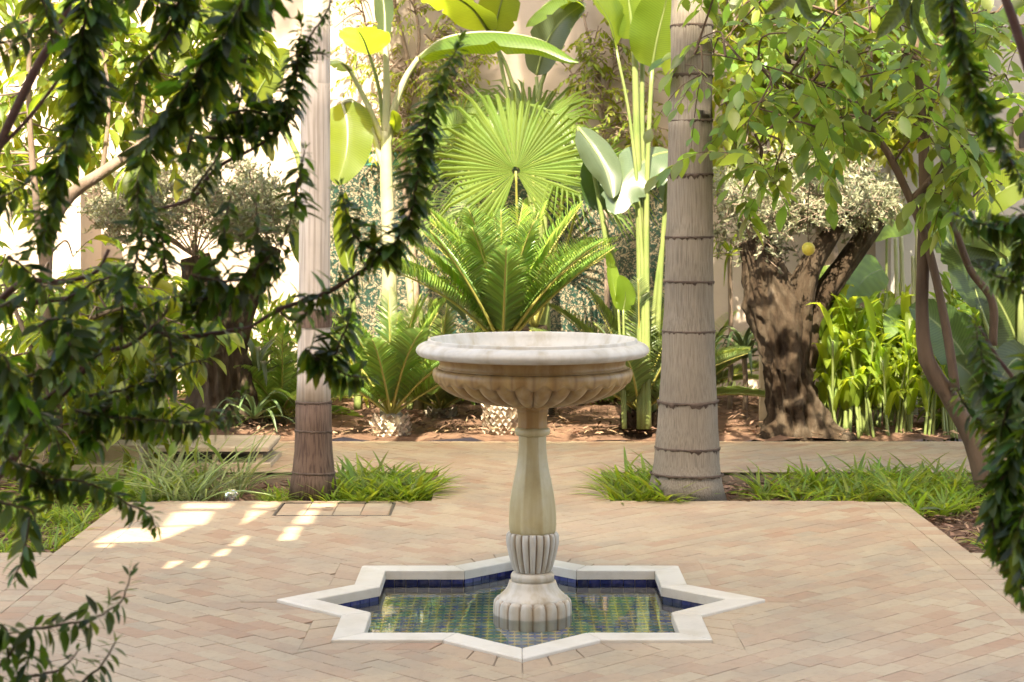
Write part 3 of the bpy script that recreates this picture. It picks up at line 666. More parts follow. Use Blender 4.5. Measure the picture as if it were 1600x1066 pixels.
# ------------------------------------------------------------------ cycads
cyc = [frond_mesh('cycad_frond', 1.0, 50, .19, [MT['rachis'], MT['cycad']], dr, .8, .0062, .55) for dr in (.12, .2, .3)]
cyb = [frond_mesh('cycad_frond', 1.0, 50, .19, [MT['rachis'], MT['cycad_blue']], dr, .8, .0062, .55) for dr in (.14, .25)]
sc_me = None
def cycad(label, pxb, yb, ytop, wpx, d, meshes, n, Ln, emin, emax, seed, tone=None):
    global RND
    R0 = random.Random(seed)
    b = W(pxb, yb, d); zt = EYE - (ytop - HOR) / F * d; r = wpx / 2 / F * d
    t = thing('cycad', label, 'cycad', (b[0], b[1], b[2] - .03), 'cycads in the rear bed')
    h = zt - b[2]; prof = dense([(r * .8, -.05), (r, h * .15), (r * 1.05, h * .5), (r * .9, h * .85), (r * .5, h * 1.02), (.005, h * 1.06)], 20)
    m = MB(); lathe(m, prof, b, 20); rows = int(h / .028) + 2
    for i in range(rows):
        z = (i + .3) / rows * h; rr = float(np.interp(z, prof[:14, 1], prof[:14, 0])); k = max(8, int(2 * math.pi * rr / .036)); th = (np.arange(k) + (i % 2) * .5) / k * 6.2832 + R0.random() * .2
        o = np.stack([np.cos(th), np.sin(th), np.zeros(k)], 1); pos = b + o * rr * .9 + np.array([0, 0, z]); dr = nrm(o * .8 + np.array([0, 0, .75]) + rng.normal(0, .12, (k, 3)))
        scatter(m, leaf_tpl([(.3, .42), (.75, .38)], -.5, -.1), FR(pos, dr, np.array([0, 0, 1.]), .052, rng.uniform(.04, .062, k)))
    m.build('trunk', tone or MT['scale'], t)
    sp = []
    for k in range(n):
        f = k / (n - 1); el = emax + (emin - emax) * f ** .9 + R0.uniform(-.1, .1); sp.append((k * 2.39996 + R0.uniform(-.2, .2), el, Ln * R0.uniform(.88, 1.08)))
    put_fronds(t, meshes, (b[0], b[1], zt), sp); return t
cycad('large bright green cycad straight behind the fountain basin', 785, 692, 545, 52, 12.3, cyc, 25, 1.06, .74, 1.45, 1)
cycad('small cycad with pale shaggy trunk between left palm and fountain', 611, 690, 650, 50, 12.15, cyc, 20, .84, .6, 1.45, 2)
cycad('bluish cycad with dark trunk tucked beside the right palm', 1000, 690, 645, 50, 12.2, cyb, 20, .86, .4, 1.4, 3, MT['olive_bark'])
cycad('half hidden cycad low behind the small left cycad', 690, 668, 640, 40, 13.2, cyb, 18, .80, .3, 1.3, 4)
cycad('low cycad half hidden behind the left palm foot', 440, 672, 655, 40, 13.0, cyc, 16, .75, .15, 1.2, 5)
cycad('distant cycad between right palm and gnarled olive', 1092, 640, 610, 36, 13.9, cyb, 16, .72, .2, 1.2, 6, MT['olive_bark'])

# ------------------------------------------------------------------ fan palm
def fan_leaf(parent, c, nrmv, upv, Rr, span, ns, pet, rad=(.008, .014), cup=.42):
    n_ = nrm(np.array(nrmv, float)); u = np.array(upv, float); u = nrm(u - n_ * u.dot(n_)); x = np.cross(u, n_); m = MB(); dth = span / ns
    rs = [.04, .26, .43, .70]
    for k in range(ns):
        a = -span / 2 + (k + .5) * dth; tipr = U(.82, 1.08) * (1 - .26 * abs(a / (span / 2)) ** 2); jz = U(-.03, .03) * Rr; a += U(-.02, .02); V = []; uv = []
        for q, r in enumerate([f * tipr for f in rs]):
            q0 = .43 * tipr; hw = r * math.tan(dth / 2) * 1.03 if r <= q0 + 1e-6 else q0 * math.tan(dth / 2) * (1 - (r - q0) / (tipr - q0)) ** .6 * 1.05
            for s in (-1, 0, 1):
                al = a + s * math.atan(hw / r); p = np.array(c) + Rr * r * (math.sin(al) * x + math.cos(al) * u) + n_ * ((.05 * r ** .8 if s == 0 else 0) * Rr * .6 - .10 * r * r * Rr + jz * max(0, r - .3) * 1.6 + cup * abs(math.sin(a)) * r * Rr) - np.array([0, 0, .10 * r ** 3 * Rr]); V.append(p); uv.append((r, .5 + s * .5))
        bend = U(0, .22); V.append(np.array(c) + Rr * tipr * (math.sin(a + U(-.03, .03)) * x + math.cos(a) * u) + n_ * (cup * abs(math.sin(a)) * tipr - .10) * Rr - np.array([0, 0, (.12 + bend) * Rr])); uv.append((1, .5))
        Fq = [(3 * q + j, 3 * q + j + 1, 3 * q + j + 4, 3 * q + j + 3) for q in range(3) for j in (0, 1)]
        m.add(V, [np.array(Fq), np.array([(9, 10, 12), (10, 11, 12)])], uv)
    lf = m.build('leaf', MT['fan'], parent, smooth=False)
    m = MB(); tube(m, curve(np.vstack([pet, [np.array(c)]]), 16), np.linspace(rad[1], rad[0], 16), 6); m.build('petiole', MT['rachis'], lf)
fb = W(840, 610, 13.4); fp = thing('fan_palm', 'fan palm with one big pleated round leaf facing forward behind the cycad', 'fan palm', (fb[0], fb[1], 0))
m = MB(); tube(m, curve([(fb[0], fb[1], -.05), (fb[0], fb[1] + .03, .35), (fb[0] - .02, fb[1], .62)], 14), np.linspace(.13, .09, 14), 14, 0, lambda P, th, R: R * (1 + .12 * np.sin(th * 7 + P[:, 2:3] * 60))); m.build('trunk', MT['olive_bark'], fp)
cr = np.array([fb[0] - .02, fb[1], .6])
def W3(px, py, d): return W(px, py, d)
fan_leaf(fp, W(806, 268, 12.7), (.05, -1, .25), (-.06, 0, 1), .82, math.radians(318), 56, [cr, W(812, 400, 13.0)])
fan_leaf(fp, W(885, 262, 13.3), (.5, -.55, .5), (.62, 0, .8), .72, math.radians(190), 34, [cr, W(870, 380, 13.4)])
fan_leaf(fp, W(915, 275, 12.95), (.35, -.75, .55), (.55, .1, .8), .66, math.radians(200), 34, [cr, W(880, 400, 13.2)], cup=.2)
fan_leaf(fp, W(715, 215, 13.9), (-.3, -.8, .5), (-.35, .1, .9), .62, math.radians(220), 34, [cr, W(770, 380, 13.7)], cup=.2)
fan_leaf(fp, W(760, 250, 13.5), (-.5, -.6, .4), (-.5, 0, .85), .66, math.radians(210), 36, [cr, W(790, 380, 13.5)])
fan_leaf(fp, W(880, 300, 12.8), (.3, -.3, .9), (.95, -.1, -.05), .62, math.radians(230), 36, [cr, W(860, 400, 13.1)])
fan_leaf(fp, W(748, 320, 13.1), (-.3, -.4, .9), (-.95, -.1, -.1), .60, math.radians(230), 36, [cr, W(775, 420, 13.2)])
fan_leaf(fp, W(830, 205, 14.0), (0, -.8, .6), (.1, 0, 1), .7, math.radians(220), 36, [cr, W(835, 330, 13.8)])

# ------------------------------------------------------------------ banana-like plants
def blade(parent, pts, hw, up, m_, fold=.3, rows=26, wave=.05, prof=None, tears=.06, name='leaf', asym=1.0):
    P = curve(pts, rows); T = nrm(np.gradient(P, axis=0)); up = np.asarray(up, float); X = nrm(np.cross(T, np.broadcast_to(up, T.shape))); Zn = np.cross(X, T)
    t = np.linspace(0, 1, rows); w = hw * (np.sin(math.pi * np.clip(t, 0, 1) ** .78) ** .55 if prof is None else prof(t)); w = np.maximum(w, .0015)
    ph = U(0, 6); js = np.linspace(-1, 1, 9); V = []; uv = []
    tr_row = 1 - .0 * t
    for i in range(rows):
        cut_ = 1 - (U(.0, .3) if tears and RND.random() < tears else 0)
        for v in js:
            s = v * (cut_ if abs(v) > .6 else 1); f = fold * (1 if v > 0 else asym)
            off = X[i] * s * w[i] * math.cos(f * abs(s) ** .5 if f < 0 else f) + Zn[i] * abs(s) ** 1.25 * w[i] * math.sin(f)
            off = off + Zn[i] * wave * w[i] * abs(v) ** 2 * math.sin(t[i] * 17 + ph + v * 2); V.append(P[i] + off); uv.append((t[i], .5 + v * .5))
    mb = MB(); mb.add(V, grid_faces(rows, 9, False), uv); return mb.build(name, m_, parent)
def pxs(pts, d0, d1=None):
    d1 = d0 if d1 is None else d1; n = len(pts); return [W(p[0], p[1], d0 + (d1 - d0) * i / max(1, n - 1)) for i, p in enumerate(pts)]
def leafy(parent, pet, bl, d, d2, hwpx, up, m_, fold=.3, pw=8, stalk='stalk', d0=None, **kw):
    lf = blade(parent, pxs(bl, d, d2), hwpx / F * d, up, m_, fold, **kw)
    if pet:
        mb = MB(); P = curve(pxs(pet, d0 or d, d), 20); tube(mb, P, np.linspace(pw * 1.4, pw * .75, 20) / 2 / F * d, 7)
        P2 = curve(pxs(bl, d, d2), 26)[:22]; tube(mb, P2 - nrm(np.cross(nrm(np.cross(np.gradient(P2, axis=0), up)), np.gradient(P2, axis=0))) * .004, np.linspace(pw * .7, 1.2, 22) / 2 / F * d, 5)
        mb.build('petiole', MT[stalk], lf)
    return lf
def base_thing(name, label, cat, px, d, group=None, z=.0):
    b = W(px, 600, d); return thing(name, label, cat, (b[0], b[1], z), group)
Z = (0, .2, 1); FACE = (0, -1, .35)
bp = base_thing('banana_plant', 'banana plant with white stem and one long arching leaf left of the fan palm', 'banana plant', 606, 13.0)
m = MB(); smooth_tube(m, [(610, 655, 34), (609, 560, 28), (608, 400, 22), (604, 280, 20), (603, 205, 16)], 13.0, 40, 16); m.build('stem', MT['stalk_pale'], bp)
leafy(bp, [(604, 230), (614, 175), (632, 125), (654, 90)], [(654, 90), (695, 60), (765, 50), (845, 62), (905, 98)], 13.0, 12.4, 34, (0, .35, 1), MT['banana'], -1.05, 11, 'stalk_pale')
leafy(bp, [(601, 215), (592, 140), (577, 84)], [(577, 86), (568, 62), (557, 44)], 13.0, 12.25, 40, Z, MT['banana'], .25, 6)
leafy(bp, [(603, 210), (604, 140), (602, 60)], [(602, 60), (600, 10), (590, -50)], 13.0, 13.0, 24, FACE, MT['banana_grey'], .9, 11, 'stalk_pale')
leafy(bp, [(598, 220), (570, 155), (546, 110)], [(546, 110), (528, 94), (504, 98)], 13.0, 12.6, 16, Z, MT['banana_grey'], -.5, 8, 'stalk_pale')
leafy(bp, [(602, 270), (575, 190), (550, 158), (535, 162)], [(535, 160), (543, 195), (541, 240), (527, 290)], 13.0, 12.9, 42, FACE, MT['banana'], .25, 9, 'stalk_pale')
leafy(bp, [(603, 260), (612, 215), (616, 200)], [(616, 205), (618, 190), (613, 172)], 13.0, 12.8, 11, FACE, MT['banana'], .3, 4)
bp2 = base_thing('banana_plant', 'banana plant whose broad lit leaf shows left of the pale palm', 'banana plant', 470, 13.4)
leafy(bp2, [(478, 640), (474, 300), (440, 200), (392, 172)], [(392, 170), (408, 135), (430, 105), (452, 78)], 13.4, 13.1, 32, FACE, MT['banana'], .2, 9)
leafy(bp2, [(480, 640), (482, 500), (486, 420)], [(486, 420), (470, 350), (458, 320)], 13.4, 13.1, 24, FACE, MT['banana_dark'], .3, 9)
for k, (x0, y0, x1, y1, c) in enumerate(((640, 640, 640, 395, 'stalk_pale'), (655, 640, 633, 400, 'stalk_pale'), (560, 640, 545, 420, 'stalk'), (668, 640, 655, 470, 'stalk'))):
    m = MB(); smooth_tube(m, [(x0, y0, 14), ((x0 + x1) / 2 + 3, (y0 + y1) / 2, 12), (x1, y1, 7)], 13.3, 16, 8); m.build('stem', MT[c], bp)
leafy(bp, [(640, 640), (648, 560), (672, 482)], [(672, 482), (690, 462), (712, 470), (730, 500)], 12.9, 12.6, 18, Z, MT['banana_grey'], -.4, 8)
leafy(bp, [(560, 640), (556, 520), (548, 430)], [(548, 430), (535, 360), (540, 300)], 13.2, 13.2, 16, FACE, MT['banana'], .5, 8)
bm = base_thing('banana_plant', 'banana plant reaching over the fan palm from behind it', 'banana plant', 856, 14.0)
leafy(bm, [(856, 640), (842, 300), (842, 150), (872, 70), (912, 15)], [(912, 14), (880, -8), (842, 15), (824, 42)], 14.0, 13.4, 26, Z, MT['banana'], -.6, 8)
leafy(bm, [(852, 640), (835, 300), (800, 130), (762, 45)], [(762, 46), (737, 12), (700, -8), (660, -5)], 14.0, 13.3, 40, Z, MT['banana'], -.35, 8)
leafy(bm, [(850, 640), (830, 320), (795, 160), (772, 48)], [(772, 50), (783, 5), (800, -50)], 14.0, 13.7, 34, FACE, MT['banana'], .25, 8)
leafy(bm, [(858, 640), (850, 300), (838, 120)], [(838, 118), (852, 70), (880, 30), (915, 5)], 14.0, 13.9, 30, FACE, MT['banana_grey'], .3, 8)
bx = base_thing('strelitzia', 'tall stemmed strelitzia clump left of the right palm', 'strelitzia', 1008, 11.98)
leafy(bx, [(1006, 670), (1003, 400), (986, 200), (962, 72)], [(962, 74), (955, 40), (935, 5), (905, -30)], 12.0, 11.7, 44, (.3, -.6, .6), MT['banana'], .3, 6)
leafy(bx, [(1012, 670), (1010, 400), (1012, 250), (1019, 104)], [(1019, 106), (1027, 60), (1040, 5), (1050, -40)], 12.0, 11.8, 46, FACE, MT['banana'], .25, 9, wave=.1)
leafy(bx, [(1003, 670), (1001, 400), (996, 250), (991, 60)], [(991, 62), (985, 20), (975, -50)], 12.05, 12.0, 40, FACE, MT['banana'], .3, 13)
leafy(bx, [(1008, 670), (1007, 400), (1003, 200), (1004, 60)], [(1004, 62), (1012, 10), (1020, -60)], 12.1, 12.3, 36, FACE, MT['banana'], .3, 10)
leafy(bx, [(985, 670), (950, 400), (925, 260), (903, 200)], [(903, 198), (925, 228), (946, 265), (958, 310)], 12.2, 11.9, 30, (-.5, -.4, .8), MT['banana_grey'], -.6, 8)
leafy(bx, [(1020, 670), (1034, 400), (1046, 240)], [(1050, 236), (1015, 246), (978, 280), (960, 335)], 12.2, 11.9, 48, (-.1, -.75, .7), MT['banana_grey'], -.25, 8, wave=.12, tears=.15)
leafy(bx, [(1015, 670), (1022, 480), (1044, 320)], [(1044, 320), (1052, 270), (1066, 240)], 12.2, 12.2, 20, FACE, MT['banana_grey'], .3, 7)
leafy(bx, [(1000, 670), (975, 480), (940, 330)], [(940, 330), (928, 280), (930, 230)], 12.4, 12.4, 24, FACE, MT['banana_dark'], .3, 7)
cn = base_thing('canna', 'small canna with two upright yellow green leaves beside the basin', 'canna', 972, 12.0)
leafy(cn, [(975, 670), (970, 560), (966, 482)], [(966, 484), (957, 435), (949, 390)], 12.0, 12.0, 12, (.4, -1, .1), MT['canna'], .4, 5)
leafy(cn, [(976, 670), (975, 560), (974, 484)], [(974, 486), (977, 458), (968, 430)], 12.0, 11.9, 16, FACE, MT['canna'], .2, 5)
gb = base_thing('giant_banana', 'dark broad leaved banana clump at the right edge behind the branches', 'banana plant', 1600, 11.2, z=-.02)
for pet, bl, d, d2, hw, up, mt, fo_ in (
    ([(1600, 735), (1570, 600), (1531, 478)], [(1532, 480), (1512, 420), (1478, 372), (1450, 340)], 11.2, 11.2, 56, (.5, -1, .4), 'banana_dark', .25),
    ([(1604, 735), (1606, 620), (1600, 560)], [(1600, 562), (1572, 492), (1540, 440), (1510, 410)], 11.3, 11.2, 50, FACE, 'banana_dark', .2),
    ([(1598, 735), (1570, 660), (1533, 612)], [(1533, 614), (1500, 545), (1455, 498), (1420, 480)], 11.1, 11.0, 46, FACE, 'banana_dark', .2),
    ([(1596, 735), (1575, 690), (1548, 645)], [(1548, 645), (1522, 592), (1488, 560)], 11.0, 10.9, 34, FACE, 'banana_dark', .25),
    ([(1602, 735), (1570, 520), (1503, 405)], [(1503, 405), (1472, 342), (1438, 288)], 11.6, 11.7, 40, FACE, 'banana', .2),
    ([(1606, 735), (1570, 500), (1526, 332)], [(1526, 332), (1562, 300), (1605, 282), (1640, 290)], 11.5, 11.3, 30, FACE, 'banana', .2),
    ([(1604, 735), (1600, 520), (1572, 402)], [(1572, 402), (1532, 372), (1495, 352)], 11.3, 11.0, 30, Z, 'banana_grey', -.2),
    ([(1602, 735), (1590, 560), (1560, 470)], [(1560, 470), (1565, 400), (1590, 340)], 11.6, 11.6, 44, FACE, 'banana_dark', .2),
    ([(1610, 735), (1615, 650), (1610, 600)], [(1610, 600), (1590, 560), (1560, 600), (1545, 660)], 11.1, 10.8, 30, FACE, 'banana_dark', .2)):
    leafy(gb, pet, bl, d, d2, hw, up, MT[mt], fo_, 8, d0=11.2, tears=.12)
m = MB(); smooth_tube(m, [(1592, 740, 16), (1594, 600, 12), (1595, 440, 9)], 11.15, 20, 10); m.build('stem', MT['stalk'], gb)
tp = base_thing('taro_plant', 'heart leaved taro with broad lit leaves right of the olive trunk', 'taro plant', 1330, 13.0)
hprof = lambda t: np.sin(math.pi * np.clip(t, 0, 1) ** .55) ** .7
for pet, bl, hw, d, d2 in (([(1330, 650), (1360, 540), (1378, 428)], [(1380, 420), (1355, 432), (1330, 462), (1318, 490)], 32, 12.9, 12.6), ([(1325, 650), (1330, 540), (1330, 445)], [(1334, 440), (1312, 448), (1292, 475), (1286, 500)], 28, 12.9, 12.7),
    ([(1322, 650), (1315, 570), (1306, 492)], [(1310, 486), (1296, 498), (1280, 520), (1274, 545)], 26, 12.8, 12.5), ([(1340, 650), (1380, 500), (1386, 350)], [(1418, 338), (1398, 345), (1378, 360), (1366, 378)], 30, 13.2, 13.0),
    ([(1335, 650), (1350, 560), (1345, 480)], [(1345, 478), (1330, 500), (1322, 530)], 26, 13.2, 13.1), ([(1330, 650), (1300, 480), (1290, 420)], [(1292, 415), (1300, 440), (1310, 470)], 24, 13.4, 13.2), ([(1340, 650), (1400, 560), (1420, 500)], [(1422, 498), (1400, 500), (1385, 530)], 22, 12.6, 12.4)):
    leafy(tp, pet, bl, d, d2, hw, FACE, MT['taro'], .15, 5, prof=hprof)
bs_ = base_thing('bamboo_clump', 'pale green jointed stalks rising left of the leaning tree', 'bamboo', 1420, 13.4)
for x0, x1, y1, w_ in ((1408, 1399, 372, 8), (1416, 1408, 368, 9), (1424, 1434, 345, 8), (1430, 1426, 400, 7), (1440, 1450, 400, 6)):
    P, r = px_path([(x0, 660, w_ * 1.3), ((x0 + x1) / 2, 520, w_), (x1, y1, w_ * .7)], 13.4); Q = curve(np.c_[P, r], 60)
    m = MB(); tube(m, Q[:, :3], Q[:, 3], 10, 0, lambda P, th, R: R * (1 + .16 * (np.abs(((P[:, 2:3] * 13) % 1) - .5) < .07))); m.build('stalk', MT['stalk_pale'], bs_)

# ginger-like leafy stems in the rear bed
def ginger(first, x, y, s, rz):
    t = thing('ginger_plant', 'upright bright green ginger plant in the lit bed right of the olive tree', 'ginger plant', (x, y, 0), 'ginger plants in the rear bed'); return t
gp = ginger(True, 0, 0, 1, 0); kids = []
for sidx in range(4):
    bx_, by_ = U(-.07, .07), U(-.07, .07); hh = U(.4, .62); lean = np.array([U(-.12, .12), U(-.12, .06)])
    P = curve([(bx_, by_, -.03), (bx_ + lean[0] * .4, by_ + lean[1] * .4, hh * .5), (bx_ + lean[0], by_ + lean[1], hh)], 12)
    m = MB(); tube(m, P, np.linspace(.011, .006, 12), 6); kids.append(m.build('stem', MT['stalk'], gp))
    for q in range(5):
        f = .3 + .7 * q / 4; p = P[int(f * 11)]; a = q * 2.6 + sidx + U(-.4, .4); o = np.array([math.cos(a), math.sin(a), 0]); l = U(.2, .32)
        pts = [p, p + o * l * .16 + np.array([0, 0, l * .5]), p + o * l * .4 + np.array([0, 0, l * .85]), p + o * l * .72 + np.array([0, 0, l * U(.6, 1.1)])]
        kids.append(blade(gp, pts, U(.022, .036), (0, 0, 1) - o * .5, MT['canna'], .3, rows=9))
for k in range(19):
    px_ = 1296 + (k % 10) * 22 + U(-8, 8); y = (12.05 if k < 10 else 12.5) + U(-.1, .15); x = (px_ - 800) / F * y
    c = gp if k == 0 else gp.copy()
    if k:
        COL.objects.link(c)
        for ch in kids: q = ch.copy(); COL.objects.link(q); q.parent = c
    c.location = (x, y, 0); c.rotation_euler = (0, 0, U(0, 6.28)); s = U(.8, 1.2) * (1.1 if px_ < 1380 else .95); c.scale = (s, s, s * U(.9, 1.15))

# rosettes: aloe and strap-leaved plants
def rosette(name, label, cat, px, py, d, n, lpx, wpx, m_, stem=None, droop=.5, e0=.1, e1=1.3, seed=0):
    R0 = random.Random(seed); c = W(px, py, d); t = thing(name, label, cat, (c[0], c[1], 0)); l0 = lpx / F * d
    if stem: mb = MB(); tube(mb, curve([(c[0], c[1], -.05), (c[0] + .01, c[1], c[2] * .5), c], 10), .018, 8); mb.build('stem', MT['bark_grey'], t)
    for k in range(n):
        a = k * 2.4 + R0.uniform(-.3, .3); e = e1 + (e0 - e1) * k / n; l = l0 * R0.uniform(.8, 1.15); o = np.array([math.cos(a), math.sin(a), 0]); dz = np.array([0, 0, 1.])
        P = [c, c + l * .4 * (o * math.cos(e) + dz * math.sin(e)), c + l * .75 * (o * math.cos(e * .6) + dz * (math.sin(e) - droop * .25)), c + l * (o * math.cos(e * .4) * 1.05 + dz * (math.sin(e) * .85 - droop))]
        P = [np.maximum(p, [-99, -99, .02]) for p in P]
        blade(t, P, wpx / 2 / F * d * R0.uniform(.8, 1.1), dz - o * .2, m_, .45, rows=12, wave=.02, prof=lambda t: (1 - t) ** .6 * (1 - .3 * (1 - t) ** 4) + .02)
rosette('aloe', 'aloe with arching grey green leaves between right palm and olive', 'aloe', 1163, 560, 13.2, 20, 78, 13, MT['aloe'], True, .55, .05, 1.4, 1)
rosette('agave', 'pale strap leaved agave behind the left palm', 'agave', 400, 590, 12.9, 18, 95, 17, MT['banana_grey'], None, .6, .1, 1.35, 2)
rosette('agave', 'low strap leaved agave spilling over the bed edge left of the palm', 'agave', 398, 655, 12.3, 14, 70, 12, MT['aloe'], None, .5, .1, 1.2, 3)
rosette('dracaena', 'small spiky plant hanging beside the top of the olive trunk', 'dracaena', 1140, 400, 13.6, 16, 60, 8, MT['banana'], True, .6, -.2, 1.3, 4)

# ------------------------------------------------------------------ olive trees
def gnarl(seed, amp):
    def f(P, th, R):
        out = np.empty_like(R)
        for i, p in enumerate(P):
            for j, a in enumerate(th):
                q = (math.cos(a) * 1.3 + seed, math.sin(a) * 1.3, p[2] * 1.6); q2 = (math.cos(a) * 3.5, math.sin(a) * 3.5 + seed, p[2] * 4.5); q3 = (math.cos(a) * 9, math.sin(a) * 9 + seed, p[2] * 15)
                out[i, j] = R[i, j] * (1 + amp * (mnoise.noise(q) * 1.1 + (.33 - abs(mnoise.noise(q2))) * 1.3 - .12 + mnoise.noise(q3) * .28))
        return out
    return f
def fine_crown(t, ells, n, size, m_, twig_m, ntw, roots):
    P = []
    for (px, py, d, rx, ry, rd, w) in ells:
        k = int(n * w); u = nrm(rng.normal(0, 1, (k, 3))) * (rng.random((k, 1)) ** .45); P.append(np.stack([(px + u[:, 0] * rx - 800) / F * d, d + u[:, 1] * rd, EYE - (py + u[:, 2] * ry - HOR) / F * d], 1))
    P = np.vstack(P); keep = np.array([mnoise.noise(tuple(p * 4.2)) + .5 * mnoise.noise(tuple(p * 11)) > -.12 for p in P]); P = P[keep]
    # twigs carry the leaves
    sp, dr = [], []
    m = MB()
    for k in range(ntw):
        c = P[rng.integers(len(P))]; a = nrm(rng.normal(0, 1, 3) + np.array([0, 0, .5])); l = U(.12, .26); q = np.array([c - a * l / 2, c + rng.normal(0, .01, 3), c + a * l / 2]); tube(m, curve(q, 5), np.linspace(.003, .001, 5), 4, 1, None, False)
        kk = 22; f = rng.uniform(-.5, .5, kk)[:, None]; o = nrm(rng.normal(0, 1, (kk, 3))); sp.append(c + a * l * f); dr.append(nrm(o + a * .8))
    for r0 in roots:
        for k in range(16):
            c = P[rng.integers(len(P))]; q = (np.array(r0) + c) / 2 + np.array([U(-.06, .06), U(-.06, .06), U(.02, .12)]); tube(m, curve([r0, q, c], 8), np.linspace(.007, .0018, 8), 4, 1, None, False)
    sp, dr = np.vstack(sp), np.vstack(dr); k = len(sp); ln = rng.uniform(.7, 1.25, k) * size
    scatter(m, TINY, FR(sp, dr, rng.normal(0, 1, (k, 3)), ln, ln)); m.build('foliage', [m_, twig_m], t, kind='stuff')
b = W(1238, 690, 12.05)
ol = thing('olive_tree', 'old gnarled olive tree with thick forked trunk right of the grey palm', 'olive tree', (b[0], b[1], 0), 'old olive trees in the rear bed')
m = MB(); smooth_tube(m, [(1246, 700, 130), (1240, 668, 96), (1232, 610, 80), (1226, 550, 78), (1216, 490, 78), (1200, 435, 64), (1184, 395, 46), (1170, 372, 32)], 12.05, 120, 84, 0, gnarl(2.3, .42)); m.build('trunk', MT['olive_bark'], ol)
m = MB(); smooth_tube(m, [(1232, 580, 50), (1246, 490, 46), (1264, 425, 36), (1296, 372, 29), (1322, 330, 25)], 12.0, 60, 40, 0, gnarl(5.1, .22)); m.build('limb', MT['olive_bark'], ol)
m = MB(); smooth_tube(m, [(1250, 570, 44), (1272, 490, 42), (1308, 432, 36), (1342, 384, 32), (1370, 342, 29)], 12.12, 60, 40, 0, gnarl(7.7, .22)); m.build('limb', MT['olive_bark'], ol)
m = MB()
for pts in ([(1250, 655, 50), (1205, 682, 34), (1178, 694, 14)], [(1240, 650, 50), (1285, 678, 34), (1302, 692, 14)], [(1235, 650, 60), (1232, 684, 46), (1226, 700, 20)]): smooth_tube(m, pts, [12.05, 11.95, 11.88], 16, 18, 0, gnarl(U(0, 9), .3))
m.build('root', MT['olive_bark'], ol)
fine_crown(ol, [(1255, 300, 12.1, 150, 62, .8, .7), (1180, 360, 12.1, 70, 60, .5, .2), (1330, 320, 12.2, 90, 40, .5, .3)], 6000, .04, MT['olive_leaf'], MT['bark_pale'], 900, [W(1322, 330, 12), W(1368, 342, 12.1), W(1175, 375, 12.05)])
b = W(345, 672, 12.6)
o2 = thing('olive_tree', 'gnarled olive tree half hidden by the dark branches at the left', 'olive tree', (b[0], b[1], 0), 'old olive trees in the rear bed')
m = MB(); smooth_tube(m, [(345, 676, 150), (348, 640, 112), (348, 580, 92), (335, 510, 84), (318, 450, 60), (305, 400, 44)], 12.6, 80, 60, 0, gnarl(12.3, .32)); m.build('trunk', MT['olive_bark'], o2)
m = MB(); smooth_tube(m, [(352, 560, 56), (372, 490, 48), (405, 430, 38), (425, 385, 30)], 12.6, 40, 36, 0, gnarl(15.3, .22)); m.build('limb', MT['olive_bark'], o2)
fine_crown(o2, [(300, 310, 12.6, 165, 66, .8, .7), (200, 320, 12.6, 70, 60, .4, .25), (400, 330, 12.5, 70, 55, .5, .25)], 6000, .042, MT['olive_leaf'], MT['bark_pale'], 900, [W(305, 402, 12.6), W(425, 387, 12.6)])

# ------------------------------------------------------------------ broad-leaved trees
leaf_me = {}
def leaf_mesh(key, tpl, m_):
    if key not in leaf_me: mb = MB(); mb.add(*tpl); leaf_me[key] = mb.mesh('leaf', m_)
    return leaf_me[key]
def inpoly(px, py, P):
    return inside((px, py), P)
def sprays(t, polys, n, dr, size, tpl, m_, twig_m, skel, key, nparts=0, per=(6, 11), hang=.35, tl=.3, links=.33):
    """leafy sprays spread through a crown; the nearest leaves are parts of their own"""
    allM = []; tw = MB(); skel = np.vstack(skel)
    P = np.array(polys, float); x0, y0 = P.min(0); x1, y1 = P.max(0); c = 0
    while c < n:
        px, py = U(x0, x1), U(y0, y1)
        if not inpoly(px, py, P): continue
        d = dr[0] + (dr[1] - dr[0]) * RND.random(); p = W(px, py, d)
        if mnoise.noise(tuple(p * 2.4)) < -.28: continue
        c += 1; a = nrm(np.array([U(-1, 1), U(-1, 1), U(-.75, .25)])); l = tl * U(.6, 1.2)
        Q = curve([p, p + a * l * .5 + np.array([0, 0, .02]), p + a * l + np.array([0, 0, -hang * l * .5])], 8); tube(tw, Q, np.linspace(.0035, .0012, 8), 4, 0, None, False)
        if RND.random() < links:
            s = skel[np.argmin(np.linalg.norm(skel - p, axis=1))]; q = (s + p) / 2 + np.array([U(-.08, .08), U(-.08, .08), U(-.02, .1)]); tube(tw, curve([s, q, p], 9), np.linspace(.0075, .0035, 9), 5, 0, None, False)
        k = RND.randint(*per); f = np.linspace(.12, 1, k); pos = np.stack([np.interp(f, np.linspace(0, 1, 8), Q[:, i]) for i in range(3)], 1); T = nrm(np.gradient(Q, axis=0))[(f * 7).astype(int)]
        sd_ = nrm(np.cross(T, [0, 0, 1.])) * np.where(np.arange(k) % 2, 1, -1)[:, None]; dd = nrm(sd_ * U(.7, 1.1) + T * .75 + np.array([0, 0, -hang]) + rng.normal(0, .22, (k, 3))); up = np.array([0, 0, 1.]) + rng.normal(0, .35, (k, 3))
        sz = size * rng.uniform(.65, 1.2, k); allM.append(FR(pos, dd, up, sz * rng.uniform(.85, 1.1, k), sz))
    tw.build('twigs', twig_m, t, kind='stuff')
    M = np.vstack(allM); M = M[np.argsort(M[:, 1, 3])]; me = leaf_mesh(key, tpl, m_)
    for k in range(min(nparts, len(M))): inst('leaf', me, M[k].tolist(), t)
    mb = MB(); scatter(mb, tpl, M[nparts:]); mb.build('leaves', m_, t, kind='stuff')
